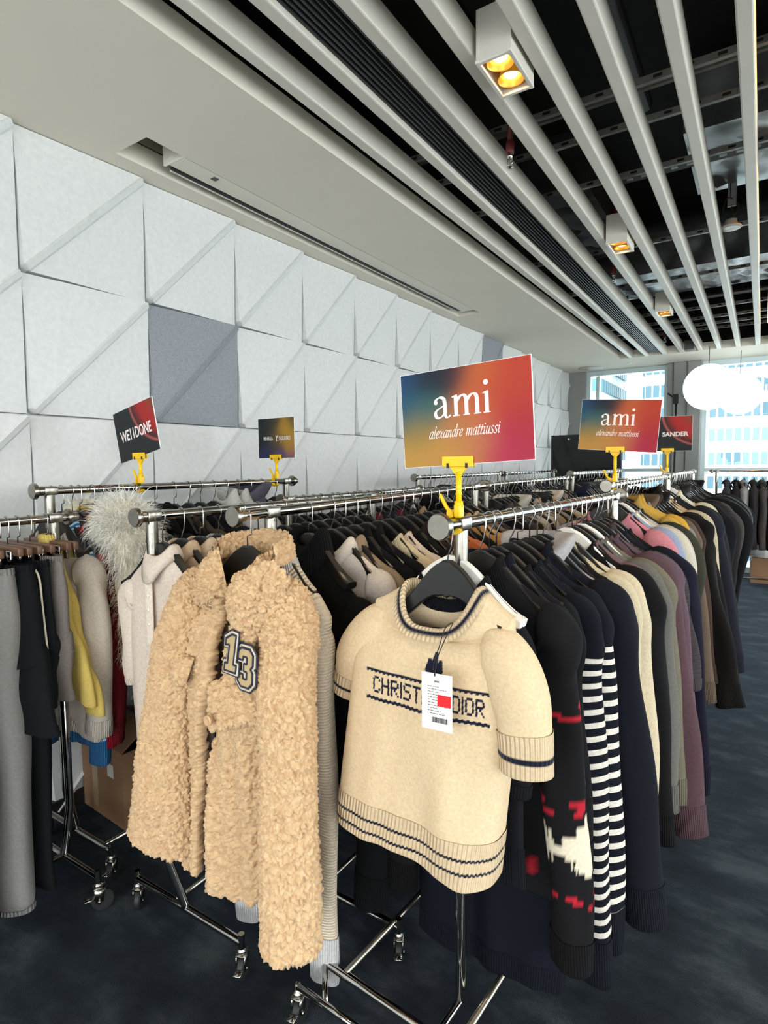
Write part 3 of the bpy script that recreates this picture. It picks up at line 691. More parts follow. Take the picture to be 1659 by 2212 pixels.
# racks -------------------------------------------------------------
RACKM = {}
def caster(parent, x, y, rz, k):
    if 'w' not in RACKM:
        RACKM['w'] = MB().lathe([(.006, -.011), (.034, -.011), (.038, -.007), (.038, .007), (.034, .011), (.006, .011)], (0, 0, 0), 'x', 20).mesh('wheel', RUBBER, True); RACKM['w'].set_sharp_from_angle(angle=.7)
        f = MB(); 
        for s_ in (-1, 1): f.prism([(-.012, .0), (.012, .0), (.020, .045), (-.016, .05)], s_*.0135-.0012, s_*.0135+.0012, plane='yz')
        f.box((0, .002, .049), (.030, .04, .004)).lathe([(.012, .05), (.015, .054), (.015, .062), (.008, .066), (.008, .085)], (0, 0, 0), 'z', 12).lathe([(.006, -.017), (.006, .017)], (0, 0, 0), 'x', 8)
        RACKM['f'] = f.mesh('fork', CHROME_D)
        RACKM['b'] = MB().box((0, -.030, .012), (.022, .035, .004)).mesh('brake_lever', CHROME)
    c = bpy.data.objects.new('caster', RACKM['f']); col.objects.link(c); c.parent = parent; c.location = (x, y, .039); c.rotation_euler = (0, 0, rz)
    for q, nm in (('w', 'wheel'), ('b', 'brake_lever')):
        if q == 'b' and not k: continue
        o = bpy.data.objects.new(nm, RACKM[q]); col.objects.link(o); o.parent = c
        if q == 'w': o.location = (0, .012, 0)
def rack(name, label, p0, p1, z0, z1=None, group='chrome garment racks', bar=.26, r=.0155, base=True, seed=0, capr=.030, longx=(0,), inset=.045, bx=.05, by=.03, arm=False):
    z1 = z1 or z0; L_ = math.hypot(p1[0]-p0[0], p1[1]-p0[1]); rz = math.atan2(-(p1[0]-p0[0]), p1[1]-p0[1])
    R_ = thing(name, label, 'garment rack', (p0[0], p0[1], 0), rz, group); rng = random.Random(seed)
    MB().tube([(0, 0, z0), (0, L_, z1)], r, 16).build('rail', CHROME, R_, auto=60)
    for y, z, s_ in ((0, z0, -1), (L_, z1, 1)):
        MB().lathe([(.004, -.010), (capr-.003, -.010), (capr, -.006), (capr, .004), (capr-.004, .008), (.018, .012), (.018, .03)] if True else [], (0, y+s_*.008, z), 'y', 28).build('end_cap', CHROME_D, R_, auto=40)
    for y, d in ((inset, 1), (L_-inset, -1)):
        z = z0+(z1-z0)*y/L_; yb = y+d*by
        if arm and d > 0: MB().tube([(0, y, z-.012), (0, y, .4), (0, y, .13), (0, y, .122)], .0145, 14).tube([(0, y, .122), (0, yb, .122)], .0115, 12).build('post', CHROME, R_, auto=50)
        else: MB().tube([(0, y, z-.012), (0, y, .36), (0, y, .31), (bx*.12, y+d*by*.12, .285), (bx*.8, y+d*by*.8, .165), (bx*.97, y+d*by*.97, .138), (bx, yb, .125)], .0145, 14).build('post', CHROME, R_, smooth=True)
        MB().tube([(0, y, z-.14), (0, y, z-.015)], .0185, 16).box((0, y, z), (.042, .05, .034), bev=.006).tube([(-.019, y, z-.08), (-.026, y, z-.08)], .007, 8).build('connector', CHROME_D, R_, auto=40)
        bar_ = bar; bar = min(bar, .27) if (arm and d < 0) else bar
        f = MB().tube([(bx-bar, yb, .122), (bx+bar, yb, .122)], .0125, 12)
        for s_ in (-1, 1): f.tube([(bx+s_*bar, yb, .10), (bx+s_*bar, yb, .15)], .010, 10)
        f.build('base_bar', CHROME, R_, auto=50)
        for s_ in (-1, 1):
            if not (arm and d > 0): caster(R_, bx+s_*bar, yb, rng.uniform(-.9, .9), s_ > 0)
        if arm and d > 0:
            for s_ in (-1, 1):
                if s_ < 0: MB().tube([(bx+s_*(bar-.02), yb, .122), (bx+s_*(bar+.005), yb, .135), (bx+s_*(bar+.02), yb, .17), (bx+s_*(bar+.022), yb, .42)], .0125, 12).build('upturned_end', CHROME, R_, smooth=True)
                MB().tube([(bx+s_*(bar-.14), yb-.10, .115), (bx+s_*.10, yb-.09, .115)], .010, 10).tube([(bx+s_*(bar-.16), yb-.01, .12), (bx+s_*(bar-.24), yb-.095, .115)], .009, 10).build('caster_arm', CHROME, R_, smooth=True)
                caster(R_, bx+s_*(bar-.14), yb-.10, .3, True)
        bar = bar_
    for x in longx: MB().tube([(x, inset+by, .128), (x, L_-inset-by, .128)], .010, 10).build('long_bar', CHROME_D, R_, smooth=True)
    return R_
class Rack:
    def __init__(s, p0, p1, z0, z1): s.p0, s.p1, s.z0, s.z1 = np.array(p0), np.array(p1), z0, z1; s.L = np.linalg.norm(s.p1-s.p0); s.rz = math.atan2(-(p1[0]-p0[0]), p1[1]-p0[1])
    def at(s, t_): q = s.p0+(s.p1-s.p0)*t_/s.L; return (q[0], q[1], s.z0+(s.z1-s.z0)*t_/s.L)
def numb_worley(Q, cell, seed=0):
    """distance to nearest jittered cell point (F1) and its hash, for Q (N,3)"""
    q = Q/cell; i0 = np.floor(q).astype(np.int64); best = np.full(len(Q), 9.0); hb = np.zeros(len(Q))
    for dx in (-1, 0, 1):
        for dy in (-1, 0, 1):
            for dz in (-1, 0, 1):
                c = i0+np.array([dx, dy, dz]); h = (c[:, 0]*73856093) ^ (c[:, 1]*19349663) ^ (c[:, 2]*83492791) ^ (seed*2654435)
                h = (h ^ (h >> 13))*1274126177 & 0x7fffffff
                j = np.stack([(h & 1023)/1023., ((h >> 10) & 1023)/1023., ((h >> 20) & 1023)/1023.], 1)
                d = np.linalg.norm(c+j-q, axis=1); k = d < best; best[k] = d[k]; hb[k] = ((h[k] >> 5) & 255)/255.
    return best, hb
def normals_of(V, closed=True):
    a = np.gradient(V, axis=0); b_ = (np.roll(V, -1, 1)-np.roll(V, 1, 1)) if closed else np.gradient(V, axis=1)
    n_ = np.cross(b_, a); return n_/(np.linalg.norm(n_, axis=2, keepdims=True)+1e-12)
# ------------------------------------------------------------------ the racks
K = {}
def mk(key, name, label, p0, p1, z0, z1=None, **k):
    rack(name, label, p0, p1, z0, z1, **k); K[key] = Rack(p0, p1, z0, z1 or z0)
mk('R1', 'garment_rack', 'chrome garment rack under the nearest large sign, holding the aisle knitwear', (2.0, -.64), (2.11, .87), 1.416, 1.42, capr=.033, r=.0165, longx=(-.30, .06), bar=.53, inset=.09, by=-.13, bx=0, arm=True)
mk('R1b', 'garment_rack', 'chrome garment rack second along the aisle, holding pink and yellow tops', (2.035, .96), (2.09, 2.62), 1.458, 1.466)
mk('R1c', 'garment_rack', 'chrome garment rack farthest along the aisle, under the dark red sign', (2.07, 2.72), (2.07, 4.6), 1.470)
mk('R2b', 'garment_rack', 'chrome garment rack holding the fluffy cream jacket', (1.42, -.755), (1.44, .93), 1.428, 1.455, inset=.13, by=.20)
mk('R2a', 'garment_rack', 'chrome garment rack holding the cream polo shirts', (1.05, -.81), (1.05, .50), 1.415)
mk('R2c', 'garment_rack', 'chrome garment rack behind the nearest sign, in line with the jacket rack', (1.35, 1.10), (1.35, 2.78), 1.450)
mk('R2d', 'garment_rack', 'chrome garment rack of tightly packed dark clothes near the black screen', (1.35, 2.86), (1.35, 4.7), 1.480)
mk('M1', 'garment_rack', 'low chrome garment rack between the wall racks and the jacket rack', (.70, .20), (.71, 1.52), 1.403)
mk('W1', 'garment_rack', 'chrome garment rack against the panelled wall, carrying two small signs', (.38, -.775), (.38, .62), 1.483, longx=(.20,), bar=.24, bx=.0)
mk('W2', 'garment_rack', 'chrome garment rack farther along the panelled wall', (.40, 2.0), (.40, 3.75), 1.470)
mk('W3', 'garment_rack', 'chrome garment rack farthest along the panelled wall, by the black screen', (.40, 3.85), (.40, 5.6), 1.466)
mk('T', 'garment_rack', 'chrome garment rack of trousers at the left edge of the view', (.50, -1.95), (.50, -.735), 1.388, bar=.22, bx=0)
mk('WR', 'garment_rack', 'chrome garment rack standing crosswise in front of the right window', (3.5, 6.55), (2.12, 6.5), 1.452)

def ordinal(i): return words[i] if i < 20 else 'number %d' % (i+1)
TONE = .70
def put(key, t_, kind, short, hexc, P=None, yaw=0.0, ctx='', hang='black', style=None, parts=True, n=40, m=40, fk='plain', stripe=None, collar='crew', group=None, seed=None, sleeves=True, hem=.06, xo=0.0, ribc=None, hang_label=None, smat=None, name=None, rib=.006):
    P = dict(P or {}); 
    if key in ('R1', 'R1b') and P.get('cuff', 1): P.setdefault('flare', .05)
    if key in ('R2b', 'R2c', 'R2d', 'M1', 'R2a') and 'E' not in P: P.pop('out', 0); P['E'] = .245+.02*t_; P.setdefault('flare', .03)
    R_ = K[key]; x, y, z = R_.at(t_); seed = seed if seed is not None else (int(t_*1000)*7+sum(map(ord, key+short))) % 100000
    rng = random.Random(seed); yw = R_.rz+yaw+rng.uniform(-.05, .05)
    mname = hexc+fk+str(stripe)+str(rib); m_ = fabric(mname, hexc, fk, rib=rib, stripe=stripe, tone=TONE)
    rm = fabric((ribc or hexc)+'hem', ribc or hexc, 'rib', rib=.007, tone=TONE)
    if collar in ('fold', 'roll', 'mock', 'hood'): P.setdefault('wn', .080)
    lab = short+(' '+ctx if ctx else '')
    garment(name or kind, lab, kind.split('_')[-1], m_, (x+xo, y, z), yw, P, seed, parts, n, m, rm, collar, group, sleeves, hem=hem, sm=smat)
    if hang:
        hanger(hang, hang_label or ('%s hanger holding the %s' % (hang if hang != 'thin' else 'black', short)), (x+xo, y, z), yw, style if style is not None else seed % 3, 'clothes hangers')
J = dict
STRIPE1 = fabric('narrow_striped_sleeve', '#12141e', stripe=(.036, .42, '#c9c2b6', .17), tone=.6); STRIPE2 = fabric('broad_striped_sleeve', '#12141e', stripe=(.040, .42, '#cdc6ba', .15), tone=.6)
# nearest aisle rack, near to far (the cream logo sweater comes separately)
A = 'on the nearest aisle rack'
g_ = 'knitwear on the nearest aisle rack'
put('R1', .085, 'knit_dress', 'long black knit dress behind the cream short sleeved sweater', '#14141a', J(E=.21, zh=-.90, wh=.25, dc=.035, sl=.45, fold=.016, flare=.0), ctx='', hang='white', group=g_, hem=.10, hang_label='white hanger directly behind the cream short sleeved sweater', xo=-.02)
for t_, short, c, P, o in [
    (.19, 'black brushed cardigan with red motifs and cream diamond sleeve patch', '#121112', J(E=0.262, sres=(72, 150), zh=-.98, sl=.92, sr0=.10, sr1=.075, out=.075, ws=.215, dc=.038, lean=.02), J(collar='mock', seed=5)),
    (0.245, 'long navy knit dress hanging almost to the floor', '#12141f', J(E=.232, zh=-1.28, wh=.25, sl=.80, fold=.02), J(collar='mock')),
    (0.29, 'plain black wool jumper behind the motif cardigan', '#101012', J(E=0.235, zh=-.78, sl=.72, out=.055), {}),
    (0.375, 'navy jumper with narrower white striped sleeves', '#13151f', J(E=0.262, zh=-.86, sl=1.08, out=.070, sr0=.08, sr1=.056, tuck=1.0), J(seed=11, smat=STRIPE1)),
    (.43, 'navy jumper with broad white striped sleeves', '#12141e', J(E=0.275, zh=-.92, sl=1.02, out=.085, sr0=.085, sr1=.064, tuck=1.1), J(seed=12, smat=STRIPE2)),
    (.52, 'large dark navy ribbed collar cardigan', '#14161f', J(E=.315, flare=.09, zh=-1.0, wh=.33, wc=.27, ws=.225, sl=.98, out=.075, sr0=.10, sr1=.075, dc=.045), J(collar='mock')),
    (.58, 'pale grey hooded sweatshirt in the aisle row', '#b9b4b4', J(E=0.22, zh=-.66, sl=.55, out=.02, ws=.19), J(collar='hood', hem=.05)),
    (.63, 'black cardigan beside the grey hooded sweatshirt', '#131214', J(E=0.25, zh=-.75, sl=.68, out=.045), J(collar='mock')),
    (.69, 'cream wool jumper, nearer of two', '#dccba8', J(E=0.285, zh=-.82, sl=.84, out=.075, sr0=.085, dc=.04), J(collar='mock')),
    (.745, 'cream wool jumper, farther of two', '#e0cfae', J(E=0.295, zh=-.84, sl=.90, out=.085, sr0=.085, dc=.04), J(collar='mock')),
    (.85, 'black long sleeved jumper after the cream pair', '#131213', J(E=0.315, zh=-.86, sl=.92, out=.085, sr0=.09, dc=.045), J(hang='white')),
    (.905, 'dusty rose brushed jumper near the grey mohair', '#7d6062', J(E=0.28, zh=-.80, sl=.80, out=.065), {}),
    (.955, 'soft grey mohair jumper near the olive one', '#6f6c65', J(E=0.315, zh=-.80, sl=.86, out=.085, sr0=.09), {}),
    (1.005, 'olive grey brushed jumper', '#77705f', J(E=0.32, zh=-.80, sl=.86, out=.085), J(hang='white')),
    (1.07, 'plum mohair jumper with long sleeves', '#5b4347', J(E=0.33, flare=0.1, zh=-.86, sl=.98, out=.10, sr0=.09, sr1=.07), {}),
    (1.15, 'mauve wool jumper next to plum mohair', '#66505a', J(E=0.33, zh=-.80, sl=.86, out=.09), {}),
    (1.21, 'charcoal ribbed shawl cardigan', '#4a4345', J(E=0.33, zh=-.74, sl=.50, out=.085, sr0=.085, dc=.045), J(fk='ribh', rib=.016, collar='mock')),
    (1.275, 'midnight navy jumper beside the charcoal cardigan', '#171625', J(E=0.35, zh=-.84, sl=.94, out=.10), {}),
    (1.34, 'black jumper at the far end of the first aisle rack', '#141314', J(E=0.33, zh=-.80, sl=.86, out=.09), {})]:
    put('R1', t_, 'knit_dress' if 'dress' in short else 'knit_cardigan' if 'cardigan' in short else 'sweatshirt' if 'hooded' in short else 'knit_jumper', short, c, P, group=g_, yaw=.02, n=44, m=44, **o)
A = 'second aisle rack'; g_ = 'tops on the second aisle rack'
for t_, short, c, P, o in [
    (.04, 'dusty pink cotton jumper', '#d98a93', J(E=0.288, zh=-.80, sl=.82, sr0=.085, sr1=.065), J(hang='black')),
    (.12, 'pale blue sweatshirt', '#9ea6bd', J(E=0.31, zh=-.80, sl=.80, sr0=.085, sr1=.065), {}),
    (.20, 'cream cotton tee shirt', '#d8cdb9', J(E=0.325, zh=-.66, sl=.36, sr0=.09, sr1=.085, cuff=0), J(hang='white')),
    (.27, 'greyish white long sleeved tee shirt', '#c9c0b4', J(E=0.322, zh=-.72, sl=.44, sr0=.09, sr1=.08, cuff=0), {}),
    (.34, 'dark olive tee shirt', '#3b3a2d', J(E=0.35, zh=-.74, sl=.46, sr0=.10, sr1=.09, cuff=0), {}),
    (.42, 'mustard yellow jumper, nearer of two', '#d8ad51', J(E=0.275, zs=-.175, zn=-.112, zh=-1.0, sl=.72, wh=.27, flare=.07), J(collar='mock')),
    (.49, 'golden yellow jumper, farther of two', '#d9a83f', J(E=0.295, zs=-.175, zn=-.112, zh=-1.02, sl=.80, wh=.28, flare=.06), J(collar='mock')),
    (.57, 'mid grey cotton sweatshirt', '#8a8481', J(E=0.31, zh=-.82, sl=.88, sr0=.09), J(collar='fold')),
    (.65, 'taupe hooded sweatshirt', '#6b5b4b', J(E=0.315, flare=0.085, zh=-.96, sl=.98, sr0=.095, sr1=.07), J(collar='hood')),
    (.73, 'dark brown hooded sweatshirt', '#3a2c25', J(E=0.305, flare=0.06, zh=-.88, sl=.92, sr0=.095), J(collar='hood')),
    (.81, 'brown corduroy overshirt', '#453329', J(E=0.315, flare=0.085, zh=-.86, sl=.92), J(collar='fold')),
    (.90, 'black padded puffer jacket with high collar', '#171412', J(E=0.35, flare=0.17, zh=-1.0, sl=1.06, sr0=.12, sr1=.11, dc=.07, ws=.23, wh=.30, sfold=.02), J(collar='roll', n=52)),
    (1.00, 'black quilted coat beside the puffer jacket', '#1a1716', J(E=0.34, flare=0.15, zh=-.98, sl=.98, sr0=.11), J(collar='hood')),
    (1.08, 'cream fleece jumper', '#d9c49c', J(E=0.335, flare=0.07, zh=-.70, sl=.78, sr0=.09), J(collar='mock')),
    (1.16, 'ivory ribbed jumper', '#d8c9a6', J(E=0.345, flare=0.07, zh=-.72, sl=.80, sr0=.09), J(fk='rib', rib=.012)),
    (1.24, 'peach brushed jumper', '#c99e76', J(E=0.31, flare=0.06, zh=-.72, sl=.78), {}),
    (1.34, 'very dark blue violet mohair jumper', '#22222c', J(E=0.37, flare=0.12, zh=-.88, sl=1.0, sr0=.12, sr1=.085, dc=.06, ws=.23), J(hang='white', n=52)),
    (1.44, 'black wool jumper behind the blue violet mohair', '#17171a', J(E=0.36, flare=0.11, zh=-.86, sl=.98, sr0=.11), {}),
    (1.53, 'dark green long sleeved jumper', '#1e2321', J(E=0.36, flare=0.11, zh=-.86, sl=1.0, sr0=.11), {})]:
    put('R1b', t_, 'puffer_jacket' if 'puffer' in short else 'quilted_coat' if 'coat' in short else 'overshirt' if 'overshirt' in short else 'sweatshirt' if 'sweatshirt' in short else 'tee_shirt' if 'tee' in short else 'knit_jumper', short, c, P, ctx='on the %s' % A if len(short.split()) < 10 else '', group=g_, n=o.pop('n', 36), m=36, **o)
A = 'third aisle rack'; g_ = 'clothes on the third aisle rack'
for i, (t_, short, c, P, o) in enumerate([
    (.08, 'cream buttoned shirt', '#d8cfb0', J(E=0.34, zh=-.70, sl=.50), J(collar='fold', hang='white')),
    (.17, 'black jumper behind the cream buttoned shirt', '#17151a', J(E=0.39, zh=-.80, sl=.80), {}),
    (.26, 'charcoal wool coat', '#2b2727', J(E=0.42, zh=-.92, sl=.90), J(collar='fold')),
    (.35, 'black satin jacket', '#141416', J(E=0.41, zh=-.84, sl=.80), J(collar='mock')),
    (.44, 'dark grey hooded jacket', '#343233', J(E=0.41, zh=-.84, sl=.80), J(collar='hood')),
    (.54, 'grey brown tweed coat', '#4a4542', J(E=0.42, zh=-.94, sl=.84), J(collar='fold')),
    (.66, 'black padded jacket', '#121214', J(zh=-.86, sl=.84, out=.25, sr0=.10), J(collar='mock')),
    (.80, 'slate grey jumper', '#4c4d52', J(zh=-.80, sl=.78, out=.25), {}),
    (.95, 'dark brown coat', '#2e2622', J(zh=-.92, sl=.84, out=.25), J(collar='fold')),
    (1.10, 'black wool coat with turned collar', '#111113', J(zh=-.92, sl=.84, out=.25), J(collar='fold')),
    (1.28, 'grey cardigan', '#5d5a58', J(zh=-.80, sl=.78, out=.25), {}),
    (1.46, 'deep navy jacket', '#171a24', J(zh=-.86, sl=.80, out=.25), J(collar='fold')),
    (1.64, 'black hooded sweatshirt', '#151517', J(zh=-.84, sl=.80, out=.25), J(collar='hood'))]):
    put('R1c', t_, ('shirt' if 'shirt' in short and 'sweat' not in short else 'coat' if 'coat' in short else 'jacket' if 'jacket' in short else 'cardigan' if 'cardigan' in short else 'sweatshirt' if 'sweat' in short else 'knit_jumper'), short, c, P, ctx='on the '+A, group=g_, n=28, m=28, **o)
# jacket rack: clothes behind the fluffy cream jacket
g_ = 'clothes on the jacket rack'
for t_, short, c, P, o in [
    (0.13, 'long cream ribbed jumper beside the fluffy jacket', '#ecdabf', J(E=.225, zh=-.80, sl=1.16, out=.075, sr0=.085, sr1=.065, wc=.22, wh=.22, ws=.20, cuff=.12), J(fk='ribh', rib=.0085, hang='thin', ribc='#dcd8d6', yaw=-.1)),
    (0.3, 'black high necked wool coat with broad shoulders', '#0f0f10', J(E=0.29, zh=-1.0, sl=.95, out=.09, sr0=.11, sr1=.08, ws=.235, wc=.27, wh=.28, dc=.07, wn=.072, zn=-.165, zs=-.275), J(collar='roll', yaw=-.15)),
    (0.415, 'cream shirt beside the black high necked coat', '#f6e6d6', J(zh=-.78, sl=.60, out=.055, dc=.05), J(collar='fold', ribc='#f6e6d6')),
    (0.475, 'beige shirt directly behind the cream shirt', '#a48e72', J(zh=-.78, sl=.60, out=.06), J(collar='fold')),
    (0.545, 'black wool coat, nearer of two behind the beige shirt', '#111112', J(zh=-.95, sl=.82, out=.07, dc=.06, ws=.225), J(collar='mock', yaw=-.1)),
    (0.62, 'black wool coat, farther of two behind the beige shirt', '#151415', J(zh=-.95, sl=.82, out=.075, dc=.055, ws=.225), J(collar='mock')),
    (.70, 'cream cotton sweatshirt, nearer of two beside dark coats', '#efdcb4', J(zh=-.78, sl=.70, out=.075, dc=.045), {}),
    (.77, 'pale pinkish cream sweatshirt, farther of two beside dark coats', '#f2ddc8', J(zh=-.78, sl=.70, out=.08, dc=.045), {}),
    (.86, 'black jumper past the pale sweatshirts', '#121112', J(zh=-.80, sl=.72, out=.08), {}),
    (.93, 'dark brown leather jacket on the jacket rack', '#2a201b', J(zh=-.82, sl=.74, out=.085, dc=.05), J(collar='fold')),
    (1.0, 'brown velvet jacket behind the yellow clip', '#33261f', J(zh=-.82, sl=.74, out=.085), J(collar='fold')),
    (1.08, 'burnt orange jumper on the jacket rack', '#b4602f', J(zh=-.80, sl=.72, out=.09, dc=.045), J(collar='mock')),
    (1.15, 'coral orange shirt beside the burnt orange jumper', '#d0784f', J(zh=-.80, sl=.72, out=.09), J(collar='fold')),
    (1.23, 'black jacket beside the coral orange shirt', '#161413', J(zh=-.82, sl=.74, out=.09, dc=.05), J(collar='fold')),
    (1.32, 'tan suede jacket on the jacket rack', '#b7864f', J(zh=-.82, sl=.74, out=.095, dc=.055), J(collar='fold')),
    (1.41, 'light camel wool coat on the jacket rack', '#c39b66', J(zh=-.9, sl=.76, out=.095, dc=.055), J(collar='fold')),
    (1.50, 'grey brown flecked jumper on the jacket rack', '#6e6258', J(zh=-.80, sl=.74, out=.10), {}),
    (1.58, 'dark plum jacket on the jacket rack', '#3a2c36', J(zh=-.80, sl=.74, out=.10), J(collar='fold'))]:
    put('R2b', t_, 'shirt' if ' shirt' in short else 'coat' if ' coat' in short and 'beside dark' not in short else 'jacket' if ' jacket' in short and 'beside' not in short else 'sweatshirt' if 'sweatshirt' in short else 'knit_jumper', short, c, P, group=g_, n=44 if t_ < .8 else 30, m=44 if t_ < .8 else 30, **o)
# polo rack beyond the polo shirts
g_ = 'dark clothes on the polo rack'
for i, t_ in enumerate((.42, .50, .57, .64, .71, .78, .86, .94, 1.02, 1.11, 1.2)):
    c, nm = [('#1b1a1c', 'black jumper'), ('#2f2a27', 'dark brown jacket'), ('#b02434', 'red satin jacket'), ('#22252e', 'navy sweatshirt'), ('#8f1d2a', 'crimson jumper'), ('#171717', 'black shirt'), ('#4c443c', 'taupe jumper'), ('#1d1d20', 'charcoal jumper'), ('#5a3a2c', 'chestnut brown jacket'), ('#202226', 'dark blue jacket'), ('#3a3532', 'brown grey coat')][i]
    put('R2a', t_, 'jacket' if 'jacket' in nm else 'coat' if 'coat' in nm else 'shirt' if nm.endswith(' shirt') else 'sweatshirt' if 'sweat' in nm else 'knit_jumper', nm, c, J(zh=-.8, sl=.7, dc=.04), ctx='in the row behind the cream polo shirts', group=g_, n=26, m=26, collar='fold' if i % 2 else 'crew', parts=False)
# dim, crowded racks: whole garments without separate parts
PAL = [('#1c1b1d', 'black'), ('#2a2c33', 'charcoal'), ('#3b2d27', 'dark brown'), ('#d8d2c6', 'off white'), ('#4b4a4e', 'slate'), ('#20263a', 'navy'), ('#6d1f2a', 'maroon'), ('#8b8078', 'taupe'), ('#c5a479', 'camel'), ('#57604a', 'moss green'), ('#3b3350', 'aubergine'), ('#a9a4a0', 'light grey')]
TYP = [('jumper', 'crew'), ('jacket', 'fold'), ('coat', 'fold'), ('cardigan', 'mock'), ('hooded sweatshirt', 'hood'), ('shirt', 'fold')]
def fill(key, n_, t0, t1, rackname, seed, pal, nn=22, zh=(-.95, -.7)):
    rng = random.Random(seed)
    for i in range(n_):
        t_ = t0+(t1-t0)*(i+.5)/n_+rng.uniform(-.2, .2)*(t1-t0)/n_
        c, cn = PAL[rng.choice(pal)]; ty, co = TYP[rng.choice([0, 0, 1, 1, 2, 3, 4, 5])]; dz = rng.uniform(*zh)
        put(key, t_, ty.replace(' ', '_'), '%s %s, %s from near end of the %s' % (cn, ty, ordinal(i), rackname), c, J(zh=dz, sl=rng.uniform(.6, .75), out=rng.uniform(.03, .07), dc=min(.05, .55*(t1-t0)/n_)), parts=False, n=nn, m=nn, collar=co, group='clothes on the '+rackname, hang='black' if rng.random() < .8 else 'thin',
            hang_label='black hanger, %s from the near end of the %s' % (ordinal(i), rackname), style=rng.choice([0, 0, 1, 2]), seed=seed*100+i)
fill('R2c', 20, .10, 1.62, 'rack behind the nearest sign', 3, [0, 1, 2, 8, 8, 7, 3, 4, 0, 11])
fill('R2d', 24, .10, 1.78, 'rack near the black screen', 4, [5, 5, 10, 0, 1, 3, 5])
fill('M1', 17, .06, 1.26, 'low middle rack', 5, [0, 2, 6, 6, 7, 1, 3, 8])
fill('W2', 18, .10, 1.68, 'second wall rack', 6, [0, 0, 1, 2, 3, 4, 9, 7])
fill('W3', 16, .10, 1.68, 'third wall rack', 7, [0, 1, 5, 4, 3])
# crosswise rack at the window
for i, (t_, short, c) in enumerate([(.14, 'black wool coat', '#17171a'), (.30, 'stone grey jacket', '#8d8a86'), (.44, 'brown grey wool coat', '#4d4644'), (.56, 'charcoal coat', '#343034'), (.66, 'light grey cardigan', '#b9b6b1'), (.76, 'black jacket', '#151518'), (.85, 'warm grey wool coat', '#5a524e'), (.94, 'dark grey coat', '#3a3637'), (1.04, 'pale grey jumper', '#a7a3a0'), (1.12, 'dark brown coat', '#2e2826'), (1.22, 'slate jacket', '#47464a')]):
    put('WR', t_, short.split()[-1], short, c, J(zh=-.86, sl=.72, out=.05, dc=.045), ctx='on the crosswise rack at the window', group='clothes on the window rack', n=30, m=30, collar='fold', parts=True)
# wall rack under the two small signs
g_ = 'clothes on the wall rack'
for i, (t_, nm, c, P, co) in enumerate([
    (.16, 'dark red knit jacket behind the white fur', '#7d1f26', J(zh=-.80, sl=.76, E=.225, dc=.03), 'mock'),
    (.40, 'dark grey hooded jacket right of the white fur', '#3b3a3c', J(zh=-.85, sl=.7, dc=.06, out=.05), 'hood'),
    (.50, 'black jacket with pointed collar', '#151315', J(zh=-.82, sl=.7, dc=.05, zn=-.10), 'fold'),
    (.60, 'very dark maroon jacket', '#1a1416', J(zh=-.82, sl=.7, dc=.045), 'fold'),
    (.68, 'mid brown jacket', '#5a4a3c', J(zh=-.8, sl=.7, dc=.045), 'fold'),
    (.75, 'black sleeved top', '#17171a', J(zh=-.78, sl=.6, dc=.04), 'crew'),
    (.83, 'charcoal jumper', '#2a2a2d', J(zh=-.8, sl=.7, dc=.04), 'crew'),
    (.91, 'white lace top', '#dcd8d0', J(zh=-.72, sl=.5, dc=.05, zn=-.075, zs=-.15), 'mock'),
    (.99, 'white woven jacket', '#d7d2ca', J(zh=-.72, sl=.6, dc=.05, zn=-.075, zs=-.15), 'mock'),
    (1.07, 'purple grey bonnet hooded top', '#5f5a68', J(zh=-.8, sl=.66, dc=.05, zn=-.06), 'hood'),
    (1.16, 'dark denim jacket', '#262b36', J(zh=-.8, sl=.7, dc=.04), 'fold'),
    (1.26, 'grey silk blouse', '#8d959b', J(zh=-.8, sl=.7, dc=.04), 'fold')]):
    put('W1', t_, nm.split(' behind')[0].split(' right')[0].split(' with')[0].split()[-1], nm, c, P, ctx='on the wall rack' if len(nm.split()) < 8 else '', group=g_, n=28, m=28, collar=co, parts=i in (0, 1), hang='black')
# ------------------------------------------------------------------ lettering drawn with a broad pen
PENY = [0]
def pen(f, pts, s, o, w_=.17, thin=.05, ang=25, smooth=True, depth=.0008, n=18):
    P = catmull([(a, 0, b_) for a, b_ in pts], n)[:, [0, 2]] if smooth and len(pts) > 2 else np.array(pts, float)
    T = np.gradient(P, axis=0); T /= np.linalg.norm(T, axis=1)[:, None]+1e-9; N_ = np.stack([-T[:, 1], T[:, 0]], 1)
    nb = np.array([math.cos(math.radians(ang)), math.sin(math.radians(ang))]); h = thin/2+np.abs(N_@nb)*(w_-thin)/2
    A = P+N_*h[:, None]; B = P-N_*h[:, None]; k = len(P); v = []
    PENY[0] = (PENY[0]+1) % 9; depth = depth+PENY[0]*.00006
    for y in (-depth, 0):
        for q in (A, B): v.append(np.stack([o[0]+q[:, 0]*s, np.full(k, o[1]+y), o[1+1]+q[:, 1]*s], 1))
    v = np.concatenate(v); F = []
    for i in range(k-1):
        F.append((i, i+1, k+i+1, k+i)); F.append((i, 2*k+i, 2*k+i+1, i+1)); F.append((k+i, k+i+1, 3*k+i+1, 3*k+i))
    F += [(0, k, 3*k, 2*k), (k-1, 3*k-1, 4*k-1, 2*k-1)] if False else [(0, k, 3*k, 2*k)]
    f.add(v, F)
def dot(f, c, r_, s, o, depth=.0008):
    a = np.linspace(0, 6.2832, 16, endpoint=False); k = 16
    v = np.concatenate([np.stack([o[0]+(c[0]+r_*np.cos(a))*s, np.full(k, o[1]-depth), o[2]+(c[1]+r_*np.sin(a))*s], 1), [[o[0]+c[0]*s, o[1]-depth, o[2]+c[1]*s]]])
    f.add(v, [(i, (i+1) % k, k) for i in range(k)])
